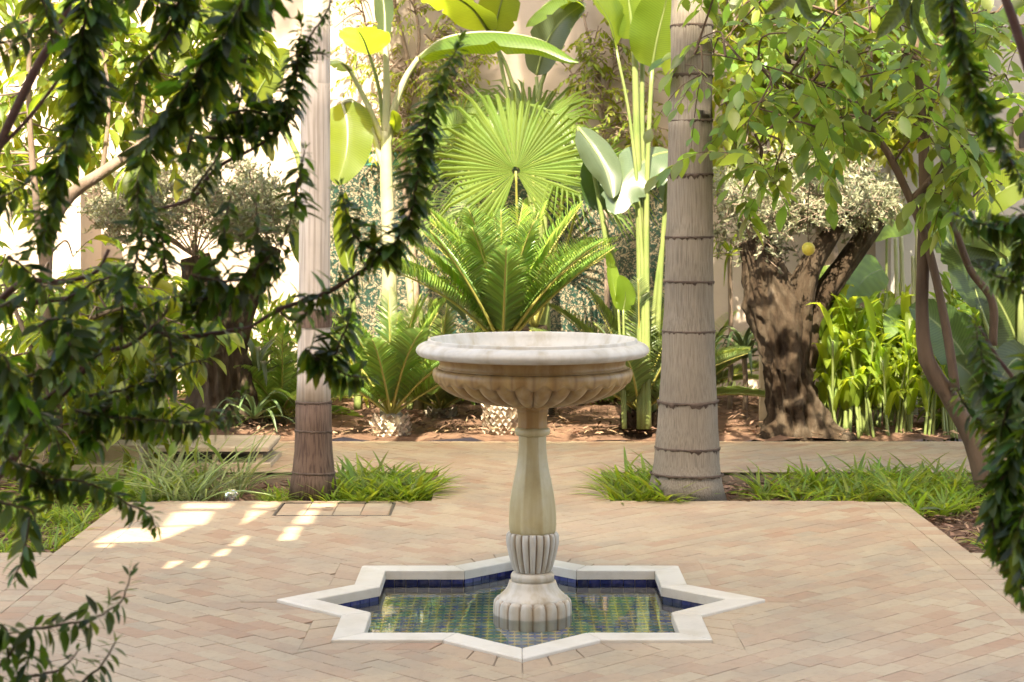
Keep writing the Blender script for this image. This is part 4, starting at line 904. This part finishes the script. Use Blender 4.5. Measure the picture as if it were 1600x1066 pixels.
def skeleton(t, limbs, m_, n=30, sides=10, name='branch'):
    out = []
    for k, (pts, d) in enumerate(limbs):
        m = MB(); Q = smooth_tube(m, pts, d, n, sides, 0, gnarl(U(0, 9), .1)); m.build('trunk' if k == 0 else name, m_, t); out.append(Q[4:, :3])
    return out
b = W(1530, 720, 9.75)
rt = thing('lemon_tree', 'slender multi stemmed lemon tree with ovate leaves leaning in the right bed', 'lemon tree', (b[0], b[1], -.05))
sk = skeleton(rt, [([(1545, 775, 40), (1520, 690, 30), (1480, 615, 27), (1449, 565, 26), (1441, 490, 21), (1443, 400, 20), (1446, 300, 19), (1440, 180, 15), (1432, 60, 11), (1428, -60, 8)], 9.75),
    ([(1492, 610, 17), (1486, 560, 15), (1470, 470, 14), (1448, 380, 14), (1422, 310, 13), (1388, 240, 12), (1358, 198, 11), (1340, 150, 7), (1310, 80, 5)], 9.7),
    ([(1424, 312, 11), (1450, 285, 10), (1476, 248, 9), (1488, 190, 6), (1500, 110, 4)], 9.7), ([(1552, 540, 13), (1550, 470, 13), (1515, 420, 12), (1490, 350, 11), (1470, 310, 10), (1452, 280, 8)], 9.8),
    ([(1446, 300, 10), (1447, 220, 8), (1470, 120, 6), (1540, 40, 4), (1590, -20, 3)], 9.75), ([(1358, 198, 6), (1300, 205, 4), (1240, 190, 3), (1180, 210, 2)], 9.6), ([(1358, 198, 5), (1362, 100, 4), (1355, -40, 3)], 9.65),
    ([(1388, 240, 5), (1330, 160, 4), (1250, 120, 3), (1140, 90, 2), (1085, 85, 2)], [9.7, 9.6, 9.4, 9.25, 9.15]), ([(1443, 100, 7), (1380, 60, 5), (1300, 20, 4), (1200, -10, 3)], 9.7)], MT['bark_tree'])
fm = MT['ficus']
sprays(rt, [(1118, -60), (1640, -60), (1640, 240), (1590, 290), (1520, 300), (1470, 240), (1395, 225), (1330, 190), (1285, 250), (1225, 290), (1150, 320), (1135, 200), (1090, 110)], 165, (8.9, 10.3), .13, OVATE, fm, MT['bark_tree'], sk, 'ovate', 290)
sprays(rt, [(1055, 40), (1118, 50), (1118, 120), (1060, 110)], 4, (9.0, 9.2), .085, OVATE, fm, MT['bark_tree'], sk, 'ovate', 0, (5, 8))
sprays(rt, [(1430, 150), (1560, 130), (1560, 330), (1470, 330)], 12, (9.3, 9.6), .14, OVATE, fm, MT['bark_tree'], sk, 'ovate', 0, (7, 10), .6, .2)
fr_c = W(1263, 389, 9.6)
t = MB(); lathe(t, dense([(.002, -.036), (.012, -.033), (.028, -.02), (.034, 0), (.03, .018), (.018, .03), (.006, .034), (.002, .034)], 20), fr_c, 20); fru = t.build('lemon', MT['lemon'], rt)
t = MB(); tube(t, curve([fr_c + np.array([0, 0, .033]), W(1262, 340, 9.62), W(1268, 270, 9.65), W(1290, 205, 9.65)], 14), .0025, 5); t.build('stalk', MT['bark_tree'], fru)
b = W(1330, 640, 13.6)
ft = thing('background_tree', 'sunlit yellow green leafy tree behind the lemon tree', 'tree', (b[0], b[1], 0))
sk = skeleton(ft, [([(1330, 640, 40), (1300, 420, 30), (1260, 250, 20), (1230, 100, 14), (1220, -60, 8)], 13.7), ([(1280, 330, 14), (1350, 200, 10), (1420, 80, 6)], 13.6), ([(1262, 250, 12), (1190, 150, 8), (1140, 60, 5)], 13.6)], MT['bark_grey'])
sprays(ft, [(1112, -60), (1500, -60), (1500, 200), (1400, 250), (1300, 230), (1200, 270), (1120, 300)], 460, (12.9, 14.3), .125, OVAT2, MT['citrus_back'], MT['bark_grey'], sk, 'ovatb', 0, (8, 13))
b = W(95, 755, 10.35)
lt = thing('citrus_tree', 'leafy yellow green citrus tree filling the left side behind dark branches', 'citrus tree', (b[0], b[1], 0))
sk = skeleton(lt, [([(95, 770, 38), (88, 680, 28), (76, 560, 20), (72, 450, 18), (80, 360, 18), (110, 305, 19), (160, 270, 18), (215, 232, 16), (270, 180, 9), (320, 110, 5)], 10.4), ([(72, 450, 14), (55, 300, 11), (45, 150, 9), (50, -20, 6)], 10.4), ([(160, 270, 8), (170, 150, 6), (150, 30, 4)], 10.4), ([(215, 232, 8), (230, 120, 6), (260, 20, 4)], 10.4), ([(76, 560, 10), (140, 500, 8), (230, 470, 5)], 10.35), ([(80, 620, 9), (30, 500, 7), (0, 420, 5)], 10.35)], MT['bark_grey'])
sprays(lt, [(-40, -60), (430, -60), (430, 20), (360, 120), (400, 90), (330, 250), (240, 240), (150, 250), (90, 330), (-40, 260)], 230, (10.4, 11.7), .14, OVAT2, MT['citrus'], MT['bark_grey'], sk, 'citrus', 290, (6, 11))
sprays(lt, [(-40, 380), (120, 400), (260, 420), (330, 500), (290, 620), (200, 720), (90, 740), (-40, 730)], 210, (10.0, 11.5), .15, OVAT2, MT['citrus'], MT['bark_grey'], sk, 'citrus', 0, (6, 10))

# climbers and shrubs along the wall
def wall_climber(label, px, limbs, polys, n, size, name='climber'):
    b = W(px, 600, YW - .15); t = thing(name, label, 'climbing plant', (b[0], b[1], 0)); sk = []
    for k, pts in enumerate(limbs):
        m = MB(); Q = smooth_tube(m, pts, YW - .08, 26, 7, 0, gnarl(k, .15)); m.build('stem', MT['bark_pale'], t); sk.append(Q[:, :3])
    for P in polys: sprays(t, P, n, (YW - .35, YW - .08), size, OVAT2, MT['citrus_back'], MT['bark_pale'], sk, 'climb', 0, (7, 12), .2, .22, .7)
wall_climber('bare stemmed climber with sparse yellow leaves on the wall left of centre', 650, [[(655, 560, 14), (645, 400, 12), (630, 240, 10), (640, 120, 8), (615, 0, 6), (610, -60, 4)], [(636, 180, 6), (662, 90, 5), (700, 30, 3), (720, -20, 2)], [(640, 130, 6), (655, 60, 5), (640, -30, 3)], [(632, 240, 5), (660, 175, 4), (685, 140, 2)], [(640, 120, 4), (580, 60, 3), (560, -20, 2)]],
    [[(520, 110), (600, 90), (720, 130), (700, 250), (640, 235), (530, 230)], [(500, -60), (760, -60), (740, 120), (600, 100), (520, 110)], [(680, 90), (760, 90), (740, 200), (690, 220)]], 95, .06)
wall_climber('thin dark stemmed climber on the shaded wall between the banana leaves', 945, [[(950, 560, 9), (945, 300, 8), (940, 150, 6), (915, 40, 4), (900, -40, 3)], [(942, 160, 4), (965, 80, 3), (975, 20, 2)], [(944, 200, 4), (905, 130, 3), (880, 100, 2)], [(940, 140, 3), (925, 90, 2), (935, 40, 2)]],
    [[(925, 90), (1045, 80), (1045, 230), (960, 220)], [(880, 60), (960, 60), (950, 170), (900, 160)], [(900, -40), (1045, -40), (1045, 80), (930, 90)]], 42, .065)
def mound(label, px, py, d, rx, ry, n, m_, size):
    c = W(px, py, d); t = thing('shrub', label, 'shrub', (c[0], c[1], 0)); u = nrm(rng.normal(0, 1, (n, 3))) * rng.random((n, 1)) ** .5; u[:, 2] = np.abs(u[:, 2]) if True else u[:, 2]
    h = c[2]; P = np.stack([c[0] + u[:, 0] * rx / F * d, d + u[:, 1] * .3, .02 + u[:, 2] * (h + ry / F * d)], 1); mb = MB()
    for k in range(14):
        q = P[rng.integers(n)]; tube(mb, curve([(c[0] + U(-.05, .05), d, -.05), ((c[0] + q[0]) / 2, d, q[2] * .6), q], 6), np.linspace(.01, .003, 6), 5, 1, None, False)
    s = rng.uniform(.7, 1.3, n) * size; scatter(mb, LANCE, FR(P, nrm(u + rng.normal(0, .5, (n, 3)) + [0, 0, .3]), rng.normal(0, .5, (n, 3)) + [0, 0, 1], s, s)); mb.build('foliage', [m_, MT['bark_pale']], t, kind='stuff')
mound('dark leafy shrub low against the tiles left of the fountain', 700, 590, 14.2, 80, 50, 700, MT['ficus'], .10)
mound('low bright shrub against the wall behind the small cycad', 560, 600, 14.3, 70, 45, 500, MT['citrus_back'], .09)
mound('leafy shrub low against the tiles right of the fountain', 900, 590, 14.2, 70, 50, 600, MT['ficus'], .10)
mound('dark shrub behind the bluish cycad by the right palm', 985, 590, 14.3, 60, 50, 500, MT['ficus'], .10)
mound('bushy dark shrub behind the left olive trunk', 420, 560, 13.8, 90, 90, 900, MT['ficus'], .12)
mound('dense bush at the far left behind the citrus trunk', 150, 560, 13.0, 160, 120, 1500, MT['ficus'], .14)
mound('bush of pointed leaves behind the ginger plants', 1400, 560, 13.7, 100, 90, 900, MT['canna'], .14)
mound('bush at the right edge behind the giant banana', 1560, 520, 12.6, 110, 170, 1600, MT['ficus'], .16)

# ------------------------------------------------------------------ grass of the front beds
STRAP = leaf_tpl([(.2, .034), (.45, .038), (.7, .032), (.88, .018)], .5, .6)
LONG = leaf_tpl([(.2, .016), (.45, .017), (.7, .014), (.88, .008)], .6, .7)
def tufts(name, spots, tpl, m_, ln, blades, spread=(.5, 1.35), kind='stuff', parent=None, mix=None):
    Ms = []
    for (x, y, z, s) in spots:
        k = RND.randint(*blades); a = rng.uniform(0, 6.283, k); e = rng.uniform(*spread, k); o = np.stack([np.cos(a) * np.cos(e), np.sin(a) * np.cos(e), np.sin(e)], 1)
        pos = np.array([x, y, z]) + np.c_[rng.normal(0, .012, k), rng.normal(0, .012, k), np.zeros(k)]; up = np.stack([-np.cos(a) * np.sin(e), -np.sin(a) * np.sin(e), np.cos(e)], 1) + rng.normal(0, .2, (k, 3)); l = ln * s * rng.uniform(.5, 1.2, k)
        Ms.append(FR(pos, o, up, l * rng.uniform(.8, 1.2, k), l))
    mb = MB(); scatter(mb, tpl, np.vstack(Ms)); kw = {'kind': kind} if kind else {}
    return mb.build(name, m_, parent, **kw)
def spots(n, x0, x1, y0, y1, z=-.06, smin=.7, smax=1.2, f=None):
    out = []
    while len(out) < n:
        x, y = U(x0, x1), U(y0, y1)
        if f is None or f(x, y): out.append((x, y, z, U(smin, smax)))
    return out
offp = lambda x, y: True
tufts('strap_grass', spots(120, -.94, PL - .04, D1 + .03, 10.1) + spots(40, -1.30, -.95, D1 + .03, 9.9, smin=.5, smax=.8), STRAP, MT['grass'], .21, (9, 15))
tufts('strap_grass', spots(90, PRt + .03, .88, D1 + .03, 10.1), STRAP, MT['grass'], .21, (9, 15))
tufts('strap_grass', spots(6, 1.30, 1.36, 9.7, 9.9, smin=.8, smax=1.1) + spots(120, 1.42, 2.55, 9.55, 10.3, smin=.7, smax=1.15) + spots(20, 1.95, 2.3, 9.2, 9.6, smin=.6, smax=1.0, f=lambda x, y: x > XE + .03 or y > D1 + .03) + spots(3, 2.1, 2.6, 8.2, 8.9, smin=.5, smax=.8), STRAP, MT['grass'], .20, (9, 15))
tufts('strap_grass', spots(150, -2.9, -XE - .05, D0 + .04, 9.4, smin=.5, smax=.9) + spots(60, -2.6, -1.7, 9.5, 10.1), STRAP, MT['grass'], .20, (8, 13))
b = np.array([-1.65, 9.85, -.06]); lg = thing('lemongrass', 'tall clump of long pale grass blades in the left bed', 'ornamental grass', b)
tufts('blades', spots(17, -1.95, -1.42, 9.5, 10.1, smin=.6, smax=1.1), LONG, MT['long_grass'], .44, (12, 18), (.75, 1.52), 'stuff', lg)

# ------------------------------------------------------------------ bench, step, lamp, cover, fallen things
bn = thing('stone_bench', 'low stone topped bench with dark open frame beside the left palm', 'bench', (*G(360, 735)[:2], 0))
y0, y1 = 10.62, 11.12; x0, x1 = -2.0, -1.43
for (a, c) in ((0, 3), (1, 4)):
    pass
t = MB(); box(t, (x0 - .05, y0 - .03, .095), (x1 + .04, y1 + .03, .12), 0, .006); t.build('slab', MT['stone'], bn, smooth=False)
t = MB(); box(t, (x0 - .04, y0 - .022, .08), (x1 + .03, y1 + .02, .0945)); t.build('rail', MT['metal'], bn, smooth=False)
for x in (x0, (x0 + x1) / 2, x1 - .035):
    for y in (y0, y1 - .035): t = MB(); box(t, (x, y, .028), (x + .035, y + .035, .08)); t.build('leg', MT['stone'], bn, smooth=False)
t = MB(); box(t, (x0 - .02, y0 - .03, .0), (x1 + .05, y1, .028), 0, .004); t.build('base', MT['stone'], bn, smooth=False)
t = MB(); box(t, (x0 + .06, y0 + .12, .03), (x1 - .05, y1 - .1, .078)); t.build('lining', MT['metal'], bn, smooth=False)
sp_ = thing('stone_step', 'low beige stone step behind the grass at the left', 'step', (*G(155, 740)[:2], 0))
c = G(112, 742); e = G(212, 742); t = MB(); box(t, (c[0], c[1], .0), (e[0], c[1] + .45, .05), 0, .006); t.build('tread', MT['stone'], sp_, smooth=False)
t = MB(); box(t, (c[0] + .05, c[1] + .2, .05), (e[0] - .02, c[1] + .44, .14), 0, .005); t.build('riser_block', MT['stone'], sp_, smooth=False)
pg = thing('garden_lamp', 'small clear globe garden lamp in the grass by the paving edge', 'garden lamp', (*G(366, 770)[:2], -.06))
gx, gy = -1.435, 9.5
m_, nt, bs, out = mat('lamp_glass'); bs.inputs['Base Color'].default_value = (.8, .82, .78, 1); bs.inputs['Roughness'].default_value = .05; bs.inputs['Transmission Weight'].default_value = .96
MT['lamp_glass'] = m_; t = MB(); lathe(t, dense([(.002, .048), (.02, .044), (.036, .03), (.041, .01), (.036, -.014), (.022, -.03), (.018, -.034)], 18), (gx, gy, .0), 24); t.build('globe', m_, pg)
t = MB(); lathe(t, np.array([(.001, -.036), (.02, -.036), (.021, -.05), (.014, -.055), (.012, -.09)]), (gx, gy, .0), 16); t.build('socket', MT['metal'], pg)
ac = thing('access_cover', 'rectangular paver filled access cover near the left bed edge', 'access cover', (*COVER.mean(0), 0))
(cx0, cy0), (cx1, cy1) = COVER[0], COVER[2]
for lo, hi in (((cx0, cy0), (cx1, cy0 + .012)), ((cx0, cy1 - .012), (cx1, cy1)), ((cx0, cy0 + .012), (cx0 + .012, cy1 - .012)), ((cx1 - .012, cy0 + .012), (cx1, cy1 - .012))):
    t = MB(); box(t, (*lo, -.02), (*hi, .001)); t.build('frame_bar', MT['metal'], ac, smooth=False)
nx, ny = 4, 3
for i in range(nx):
    for j in range(ny):
        w_, h_ = (cx1 - cx0 - .03) / nx, (cy1 - cy0 - .03) / ny; xx, yy = cx0 + .015 + i * w_, cy0 + .015 + j * h_; t = MB(); prism(t, [(xx + .002, yy + .002), (xx + w_ - .002, yy + .002), (xx + w_ - .002, yy + h_ - .002), (xx + .002, yy + h_ - .002)], -.02, U(-.001, .001), .002); t.build('paver', MT['paver'], ac, smooth=False)
def loose_leaf(label, px, py, z, size, m_, a, tilt=.1, cat='leaf'):
    p = G(px, py, z); me = MB(); me.add(OVAT2[0] * np.array([1, 1, 1]) + np.array([0, 0, .18]), OVAT2[1], OVAT2[2]); me = me.mesh('fallen_leaf', m_)
    o = obj('fallen_leaf', me); o.matrix_basis = Matrix.Translation((p[0], p[1], z + .002)) @ Matrix.Rotation(a, 4, 'Z') @ Matrix.Rotation(tilt, 4, 'X') @ Matrix.Diagonal((size, size, size * .5, 1)); o['label'] = label; o['category'] = cat
MT['dead_leaf'] = leaf_mat('dry_leaf', (.10, .07, .03), (.1, .07, .02), .1, .6, .3, .2)
loose_leaf('dark fallen leaf lying on the access cover', 522, 797, 0.001, .07, MT['dead_leaf'], 1.4)
loose_leaf('small dark leaf floating on the pool left of the pedestal', 748, 976, -.044, .055, MT['dark_leaf'], 1.2, 0)
loose_leaf('pale fallen leaf on the corner of the right bed', 1437, 802, .0, .17, MT['banana_grey'], -1.2, .05)
loose_leaf('yellow green fallen leaf at the right bed edge beyond the palm', 1272, 776, -.03, .14, MT['citrus'], 1.7)
loose_leaf('small yellow fallen leaf beside the palm foot', 1142, 775, -.03, .09, MT['citrus'], -.8)
ps = thing('stone_post', 'short beige stone post beside the olive trunk', 'post', (*W(1195, 600, 12.6)[:2], 0)); q = W(1195, 600, 12.6)
t = MB(); box(t, (q[0] - .035, q[1] - .04, -.05), (q[0] + .035, q[1] + .04, EYE - (552 - HOR) / F * 12.6), 0, .01); t.build('shaft', MT['stone'], ps, smooth=False)

# ------------------------------------------------------------------ dark shrubs in front, left and right
dl_me = leaf_mesh('dark', LANCE, MT['dark_leaf'])
budget = [300]
def shoot(parent, pts, d0, d1=None, L0=.044, gap=.0065, sparse=1.0, pick=False, tip=.4, bare=0.0, per=4, stem=6.0):
    d1 = d0 if d1 is None else d1; P3 = np.array(pxs(pts, d0, d1)); ln = clen(P3); n = max(6, int(ln / gap * sparse)); Q = curve(P3, n); T, Nn, B = frames_along(Q); t = np.linspace(0, 1, n)
    Q = Q + rng.normal(0, .0008, Q.shape); mb = MB(); tube(mb, Q, np.linspace(stem, 2.2, n) / 2 / F * d0, 6, 1)
    pos, dr, up, sz = [], [], [], []
    for i in range(n):
        if t[i] < bare: continue
        for k in range(per):
            if RND.random() < .05 + .12 * (mnoise.noise(tuple(Q[i] * 40)) > .25): continue
            a = i * 1.13 + k * 6.283 / per + U(-.5, .5); rad = math.cos(a) * Nn[i] + math.sin(a) * B[i]; e = max(0, (t[i] - .9) / .1)
            d_ = nrm(rad * (1 - .45 * e) + T[i] * (.22 + 1.1 * e + U(-.15, .15)) + np.array([0, 0, -1.0]) * (.5 * (1 - e)) + rng.normal(0, .22, 3)); s = L0 * U(.6, 1.15) * (1 - (1 - tip) * max(0, (t[i] - .55) / .45) ** 1.3)
            pos.append(Q[i] + rad * .002); dr.append(d_); up.append(rad * .25 + T[i] * .7 + np.array([0, 0, .8]) + rng.normal(0, .2, 3)); sz.append(s)
    M = FR(np.array(pos), np.array(dr), np.array(up), np.array(sz) * rng.uniform(1.0, 1.35, len(sz)), np.array(sz)); k = 0
    if pick: k = min(budget[0], len(M)); budget[0] -= k
    if k < len(M): scatter(mb, LANCE, M[k:], 0)
    sh = mb.build('leafy_shoot', [MT['dark_leaf'], MT['shoot_stem']], parent)
    for q in range(k): inst('leaf', dl_me, M[q].tolist(), sh)
    return sh
fl_ = thing('foreground_shrub', 'dark leaved shrub with drooping leafy shoots filling the left foreground', 'shrub', (-.98, 2.9, 0), 'dark shrubs framing the view')
D = 3.0
def wood(parent, pts, d):
    m = MB(); smooth_tube(m, pts, d, 24, 9, 0, gnarl(U(0, 9), .12)); m.build('branch', MT['bark_brown'], parent)
m = MB(); tube(m, curve([(-.98, 2.9, -.02), (-1.0, 2.92, .5), (-.93, 2.95, 1.0), W(-60, 620, 2.95), W(-30, 500, 3)], 24), np.linspace(.03, .012, 24), 12, 0, gnarl(3, .15)); m.build('trunk', MT['bark_brown'], fl_)
for pts in ([(-30, 300, 17), (0, 225, 15), (55, 110, 14), (90, 50, 12), (118, -20, 10)], [(-10, 240, 8), (40, 190, 7), (80, 140, 6), (110, 95, 5)], [(-40, 520, 15), (0, 470, 12), (40, 440, 10), (100, 440, 8), (150, 425, 6), (170, 390, 5)],
            [(-40, 500, 13), (0, 482, 11), (60, 472, 10), (120, 465, 7)], [(-30, 770, 17), (10, 730, 15), (50, 680, 13), (90, 625, 11), (130, 580, 10), (160, 540, 8)], [(100, 600, 8), (150, 555, 8), (200, 540, 7), (240, 510, 6), (265, 480, 5)],
            [(215, 500, 5), (240, 517, 7), (290, 526, 7), (340, 520, 6), (390, 512, 5)], [(390, 512, 5), (440, 482, 7), (490, 466, 7), (540, 440, 6), (580, 415, 6), (606, 395, 7)], [(30, 650, 7), (70, 625, 6), (110, 590, 6)], [(-40, 640, 30), (-30, 560, 26), (-40, 480, 18)], [(-40, 620, 16), (-60, 300, 14), (-30, 100, 10)], [(-30, 770, 12), (-20, 900, 10), (-10, 1040, 8)],
            [(240, 330, 5), (300, 310, 6), (326, 276, 7), (352, 254, 6), (400, 230, 5), (440, 200, 4)], [(110, -20, 8), (200, -40, 7), (330, -35, 7), (480, -40, 6)]): wood(fl_, pts, D)
SH = [([(600, 402), (622, 372), (640, 340), (650, 290), (663, 210), (688, 130), (722, 60)], D, .047, 1.35), ([(598, 400), (560, 375), (545, 345), (532, 290)], D, .046, 1.3),
  ([(470, 470), (520, 455), (560, 425), (590, 405)], D, .042, .7), ([(430, 480), (460, 500), (500, 470), (530, 440)], D, .036, .5), ([(480, 555), (515, 560), (545, 500), (548, 468)], D, .048, 1.1), ([(475, 545), (500, 565), (540, 585), (580, 590)], D, .046, 1.3),
  ([(330, 190), (380, 172), (430, 180), (458, 140), (466, 90), (470, 40), (468, 30)], D, .047, 1.35), ([(455, 130), (468, 90), (490, 50), (512, 15), (524, -20)], D, .028, .9), ([(465, 60), (480, 80), (510, 85)], D, .026, .9),
  ([(300, 215), (360, 215), (410, 210), (445, 190), (455, 150)], D, .042, 1.0), ([(462, 330), (464, 290), (472, 255), (476, 232)], 2.95, .050, .95), ([(350, 400), (352, 350), (362, 298)], 2.9, .042, .8), ([(400, 400), (402, 360), (400, 318)], 2.9, .042, .8), ([(390, 430), (430, 390), (452, 350), (455, 335)], 2.9, .044, .9),
  ([(300, 430), (350, 440), (400, 430), (450, 400)], 2.9, .044, 1.0), ([(280, 470), (340, 465), (400, 460), (440, 430)], 2.95, .044, .9), ([(240, 520), (290, 528), (350, 522), (390, 512)], D, .044, .6),
  ([(400, -30), (360, 40), (345, 90), (325, 140), (290, 180), (245, 205)], 2.7, .050, 1.1), ([(345, 60), (310, 110), (270, 160), (235, 220), (218, 280), (212, 345)], 2.7, .048, 1.0), ([(340, 100), (345, 60), (370, 20), (390, -20)], 2.8, .046, 1.0),
  ([(140, -30), (132, 40), (124, 90), (132, 140), (125, 190), (100, 240), (82, 310), (66, 385)], 2.75, .050, 1.1), ([(128, 60), (140, 120), (150, 180)], 2.75, .046, 1.0), ([(300, -30), (275, 10), (258, 60), (225, 95), (210, 130), (212, 185)], 2.8, .042, 1.0), ([(-30, 70), (10, 66), (45, 50), (60, 30)], 2.7, .050, .9),
  ([(60, -20), (75, 30), (82, 70)], 2.8, .044, .8), ([(200, -30), (240, 0), (290, 15), (330, 30)], 2.8, .046, .9), ([(430, -30), (410, 10), (380, 30), (350, 40)], 2.85, .044, .9), ([(180, -30), (170, 20), (165, 60)], 2.85, .042, .7), ([(370, 80), (378, 100), (380, 130), (372, 170)], D, .024, 1.0), ([(395, 45), (385, 90), (375, 130), (365, 165)], D, .028, .8),
  ([(-30, 330), (0, 310), (35, 290), (62, 270)], 2.75, .048, .8), ([(60, 390), (75, 330), (90, 290)], 2.8, .046, .9), ([(-30, 560), (10, 560), (20, 640), (2, 700)], 2.6, .052, 1.0), ([(105, 520), (112, 560), (108, 590)], 2.8, .050, .8), ([(60, 510), (80, 500), (112, 505), (118, 560)], 2.85, .050, .9),
  ([(110, 640), (160, 650), (220, 655), (290, 660), (345, 655), (372, 630), (384, 610)], 2.9, .042, 1.1), ([(120, 680), (145, 665), (160, 640), (180, 625)], 2.9, .044, .9), ([(150, 690), (150, 660), (165, 640)], 2.9, .044, .9), ([(-20, 690), (20, 720), (80, 745), (100, 770)], 2.85, .046, .8), ([(40, 760), (110, 750), (160, 765), (205, 790), (235, 805), (243, 830)], 2.85, .042, .9),
  ([(260, 430), (255, 380), (240, 330), (235, 290)], 2.9, .046, 1.0), ([(200, 440), (215, 400), (222, 350), (225, 300)], 2.85, .046, 1.0), ([(190, 520), (190, 470), (180, 430)], 2.9, .048, .9), ([(100, 470), (150, 440), (180, 430), (210, 400)], 2.95, .046, .7), ([(0, 480), (50, 455), (100, 440)], 2.95, .046, .6),
  ([(150, 540), (200, 500), (250, 470), (290, 460)], 2.95, .046, .8), ([(60, 640), (110, 600), (140, 560), (170, 530)], 3.0, .046, .6), ([(200, 620), (240, 600), (290, 570), (330, 560)], 3.0, .046, .8), ([(130, 620), (190, 610), (240, 590), (270, 560)], 3.0, .046, .8), ([(-20, 600), (40, 590), (80, 570), (110, 530)], 2.8, .048, .8), ([(0, 640), (60, 650), (90, 690), (95, 720)], 2.8, .046, .8),
  ([(300, 500), (320, 470), (330, 430), (320, 400)], 2.95, .044, .9), ([(-20, 780), (20, 790), (50, 800), (60, 830)], 2.8, .046, .8), ([(270, 560), (260, 520), (240, 500)], 2.9, .044, .8), ([(10, 400), (40, 420), (70, 450)], 2.8, .046, .8), ([(300, 300), (330, 260), (345, 230)], 2.95, .04, .8), ([(290, 250), (300, 210), (310, 180)], 2.9, .044, 1.0)]
PICK = [([(-10, 1050), (20, 1015), (40, 985), (62, 982), (100, 975), (137, 970), (165, 958), (192, 935), (206, 892)], 2.7, .042, .62), ([(20, 1060), (60, 1055), (95, 1045), (122, 1018)], 2.7, .040, .7), ([(110, 1090), (135, 1060), (158, 1042), (172, 1018), (180, 1003)], 2.7, .042, .7), ([(-20, 980), (0, 975), (10, 985), (12, 1010)], 2.7, .04, .6), ([(44, 810), (40, 850), (34, 880), (20, 905)], 2.75, .044, .5), ([(0, 1085), (40, 1040), (48, 1000)], 2.7, .042, .6)]
for pts, d, l, s in PICK: shoot(fl_, pts, d, None, l, .0064, s * 1.1, True, per=3)
for pts, d, l, s in SH: shoot(fl_, pts, d, None, l * .98, .0064, s)
fr2 = thing('foreground_shrub', 'dark shrub with rope like hanging shoots at the right edge of the view', 'shrub', (1.02, 3.0, 0), 'dark shrubs framing the view')
m = MB(); tube(m, curve([(1.02, 3.0, -.02), (1.0, 3.02, .45), (.96, 3.02, .9), W(1660, 640, 3.05), W(1650, 300, 3), W(1560, -30, 3), W(1490, -40, 3)], 40), np.linspace(.028, .006, 40), 12, 0, gnarl(8, .15)); m.build('trunk', MT['bark_brown'], fr2)
for pts in ([(1650, 300, 9), (1640, 310, 7), (1600, 320, 5)], [(1660, 560, 12), (1620, 480, 8), (1590, 450, 6)], [(1650, 660, 14), (1600, 610, 9), (1560, 560, 6), (1530, 510, 5)]): wood(fr2, pts, D)
for pts, d, l, s in [([(1484, -20), (1490, 30), (1502, 75), (1520, 130), (1545, 190), (1575, 245), (1610, 305)], 2.7, .034, 1.7), ([(1600, 335), (1570, 352), (1530, 348), (1500, 338), (1482, 328)], 2.9, .040, 1.2), ([(1620, 330), (1600, 370), (1590, 430)], 2.9, .044, 1.2), ([(1610, 450), (1580, 440), (1550, 428), (1530, 415)], 2.9, .040, 1.1),
  ([(1600, 600), (1560, 640), (1545, 600), (1535, 560), (1522, 500)], 2.9, .044, 1.1), ([(1620, 560), (1575, 640), (1560, 700), (1556, 760)], 2.85, .046, 1.2), ([(1630, 640), (1590, 700), (1575, 780), (1580, 850), (1590, 925)], 2.8, .046, 1.2), ([(1560, 680), (1535, 660), (1512, 640), (1492, 600)], 2.95, .034, .8), 
  ([(1590, 720), (1560, 760), (1552, 820), (1560, 880)], 2.8, .044, 1.0), ([(1630, 780), (1600, 800), (1590, 860), (1600, 940)], 2.75, .046, 1.1),  ]: shoot(fr2, pts, d, None, l * .98, .0064, s)
# long leaves of a neighbouring plant hanging into the top right
hp = thing('hanging_branch', 'spray of long mottled leaves hanging into the top right corner', 'branch', W(1450, -60, 4.2))
m_ = leaf_mat('mottled_leaf', (.06, .10, .015), (.2, .24, .02), .35, .4, .5, .3, .03, 60, .5)
m = MB(); tube(m, curve(pxs([(1240, -70), (1340, -50), (1450, -55), (1520, -40), (1500, -10)], 4.2), 24), .006, 7); m.build('stem', MT['bark_brown'], hp)
for pts, hw in (([(1240, -30), (1250, 0), (1262, 25), (1278, 30), (1290, 18)], 9), ([(1452, -20), (1455, 20), (1462, 55)], 12), ([(1440, -20), (1428, 25), (1440, 60), (1455, 78)], 8), ([(1420, -20), (1395, 30), (1370, 60)], 14), ([(1480, -20), (1480, 20), (1485, 55)], 14), ([(1465, -30), (1500, 10), (1520, 40)], 12), ([(1400, -20), (1415, 10), (1420, 45)], 10), ([(1230, -20), (1215, 10), (1195, 22)], 11)):
    blade(hp, pxs(pts, 4.2), hw / F * 4.2, FACE, m_, .35, rows=14)
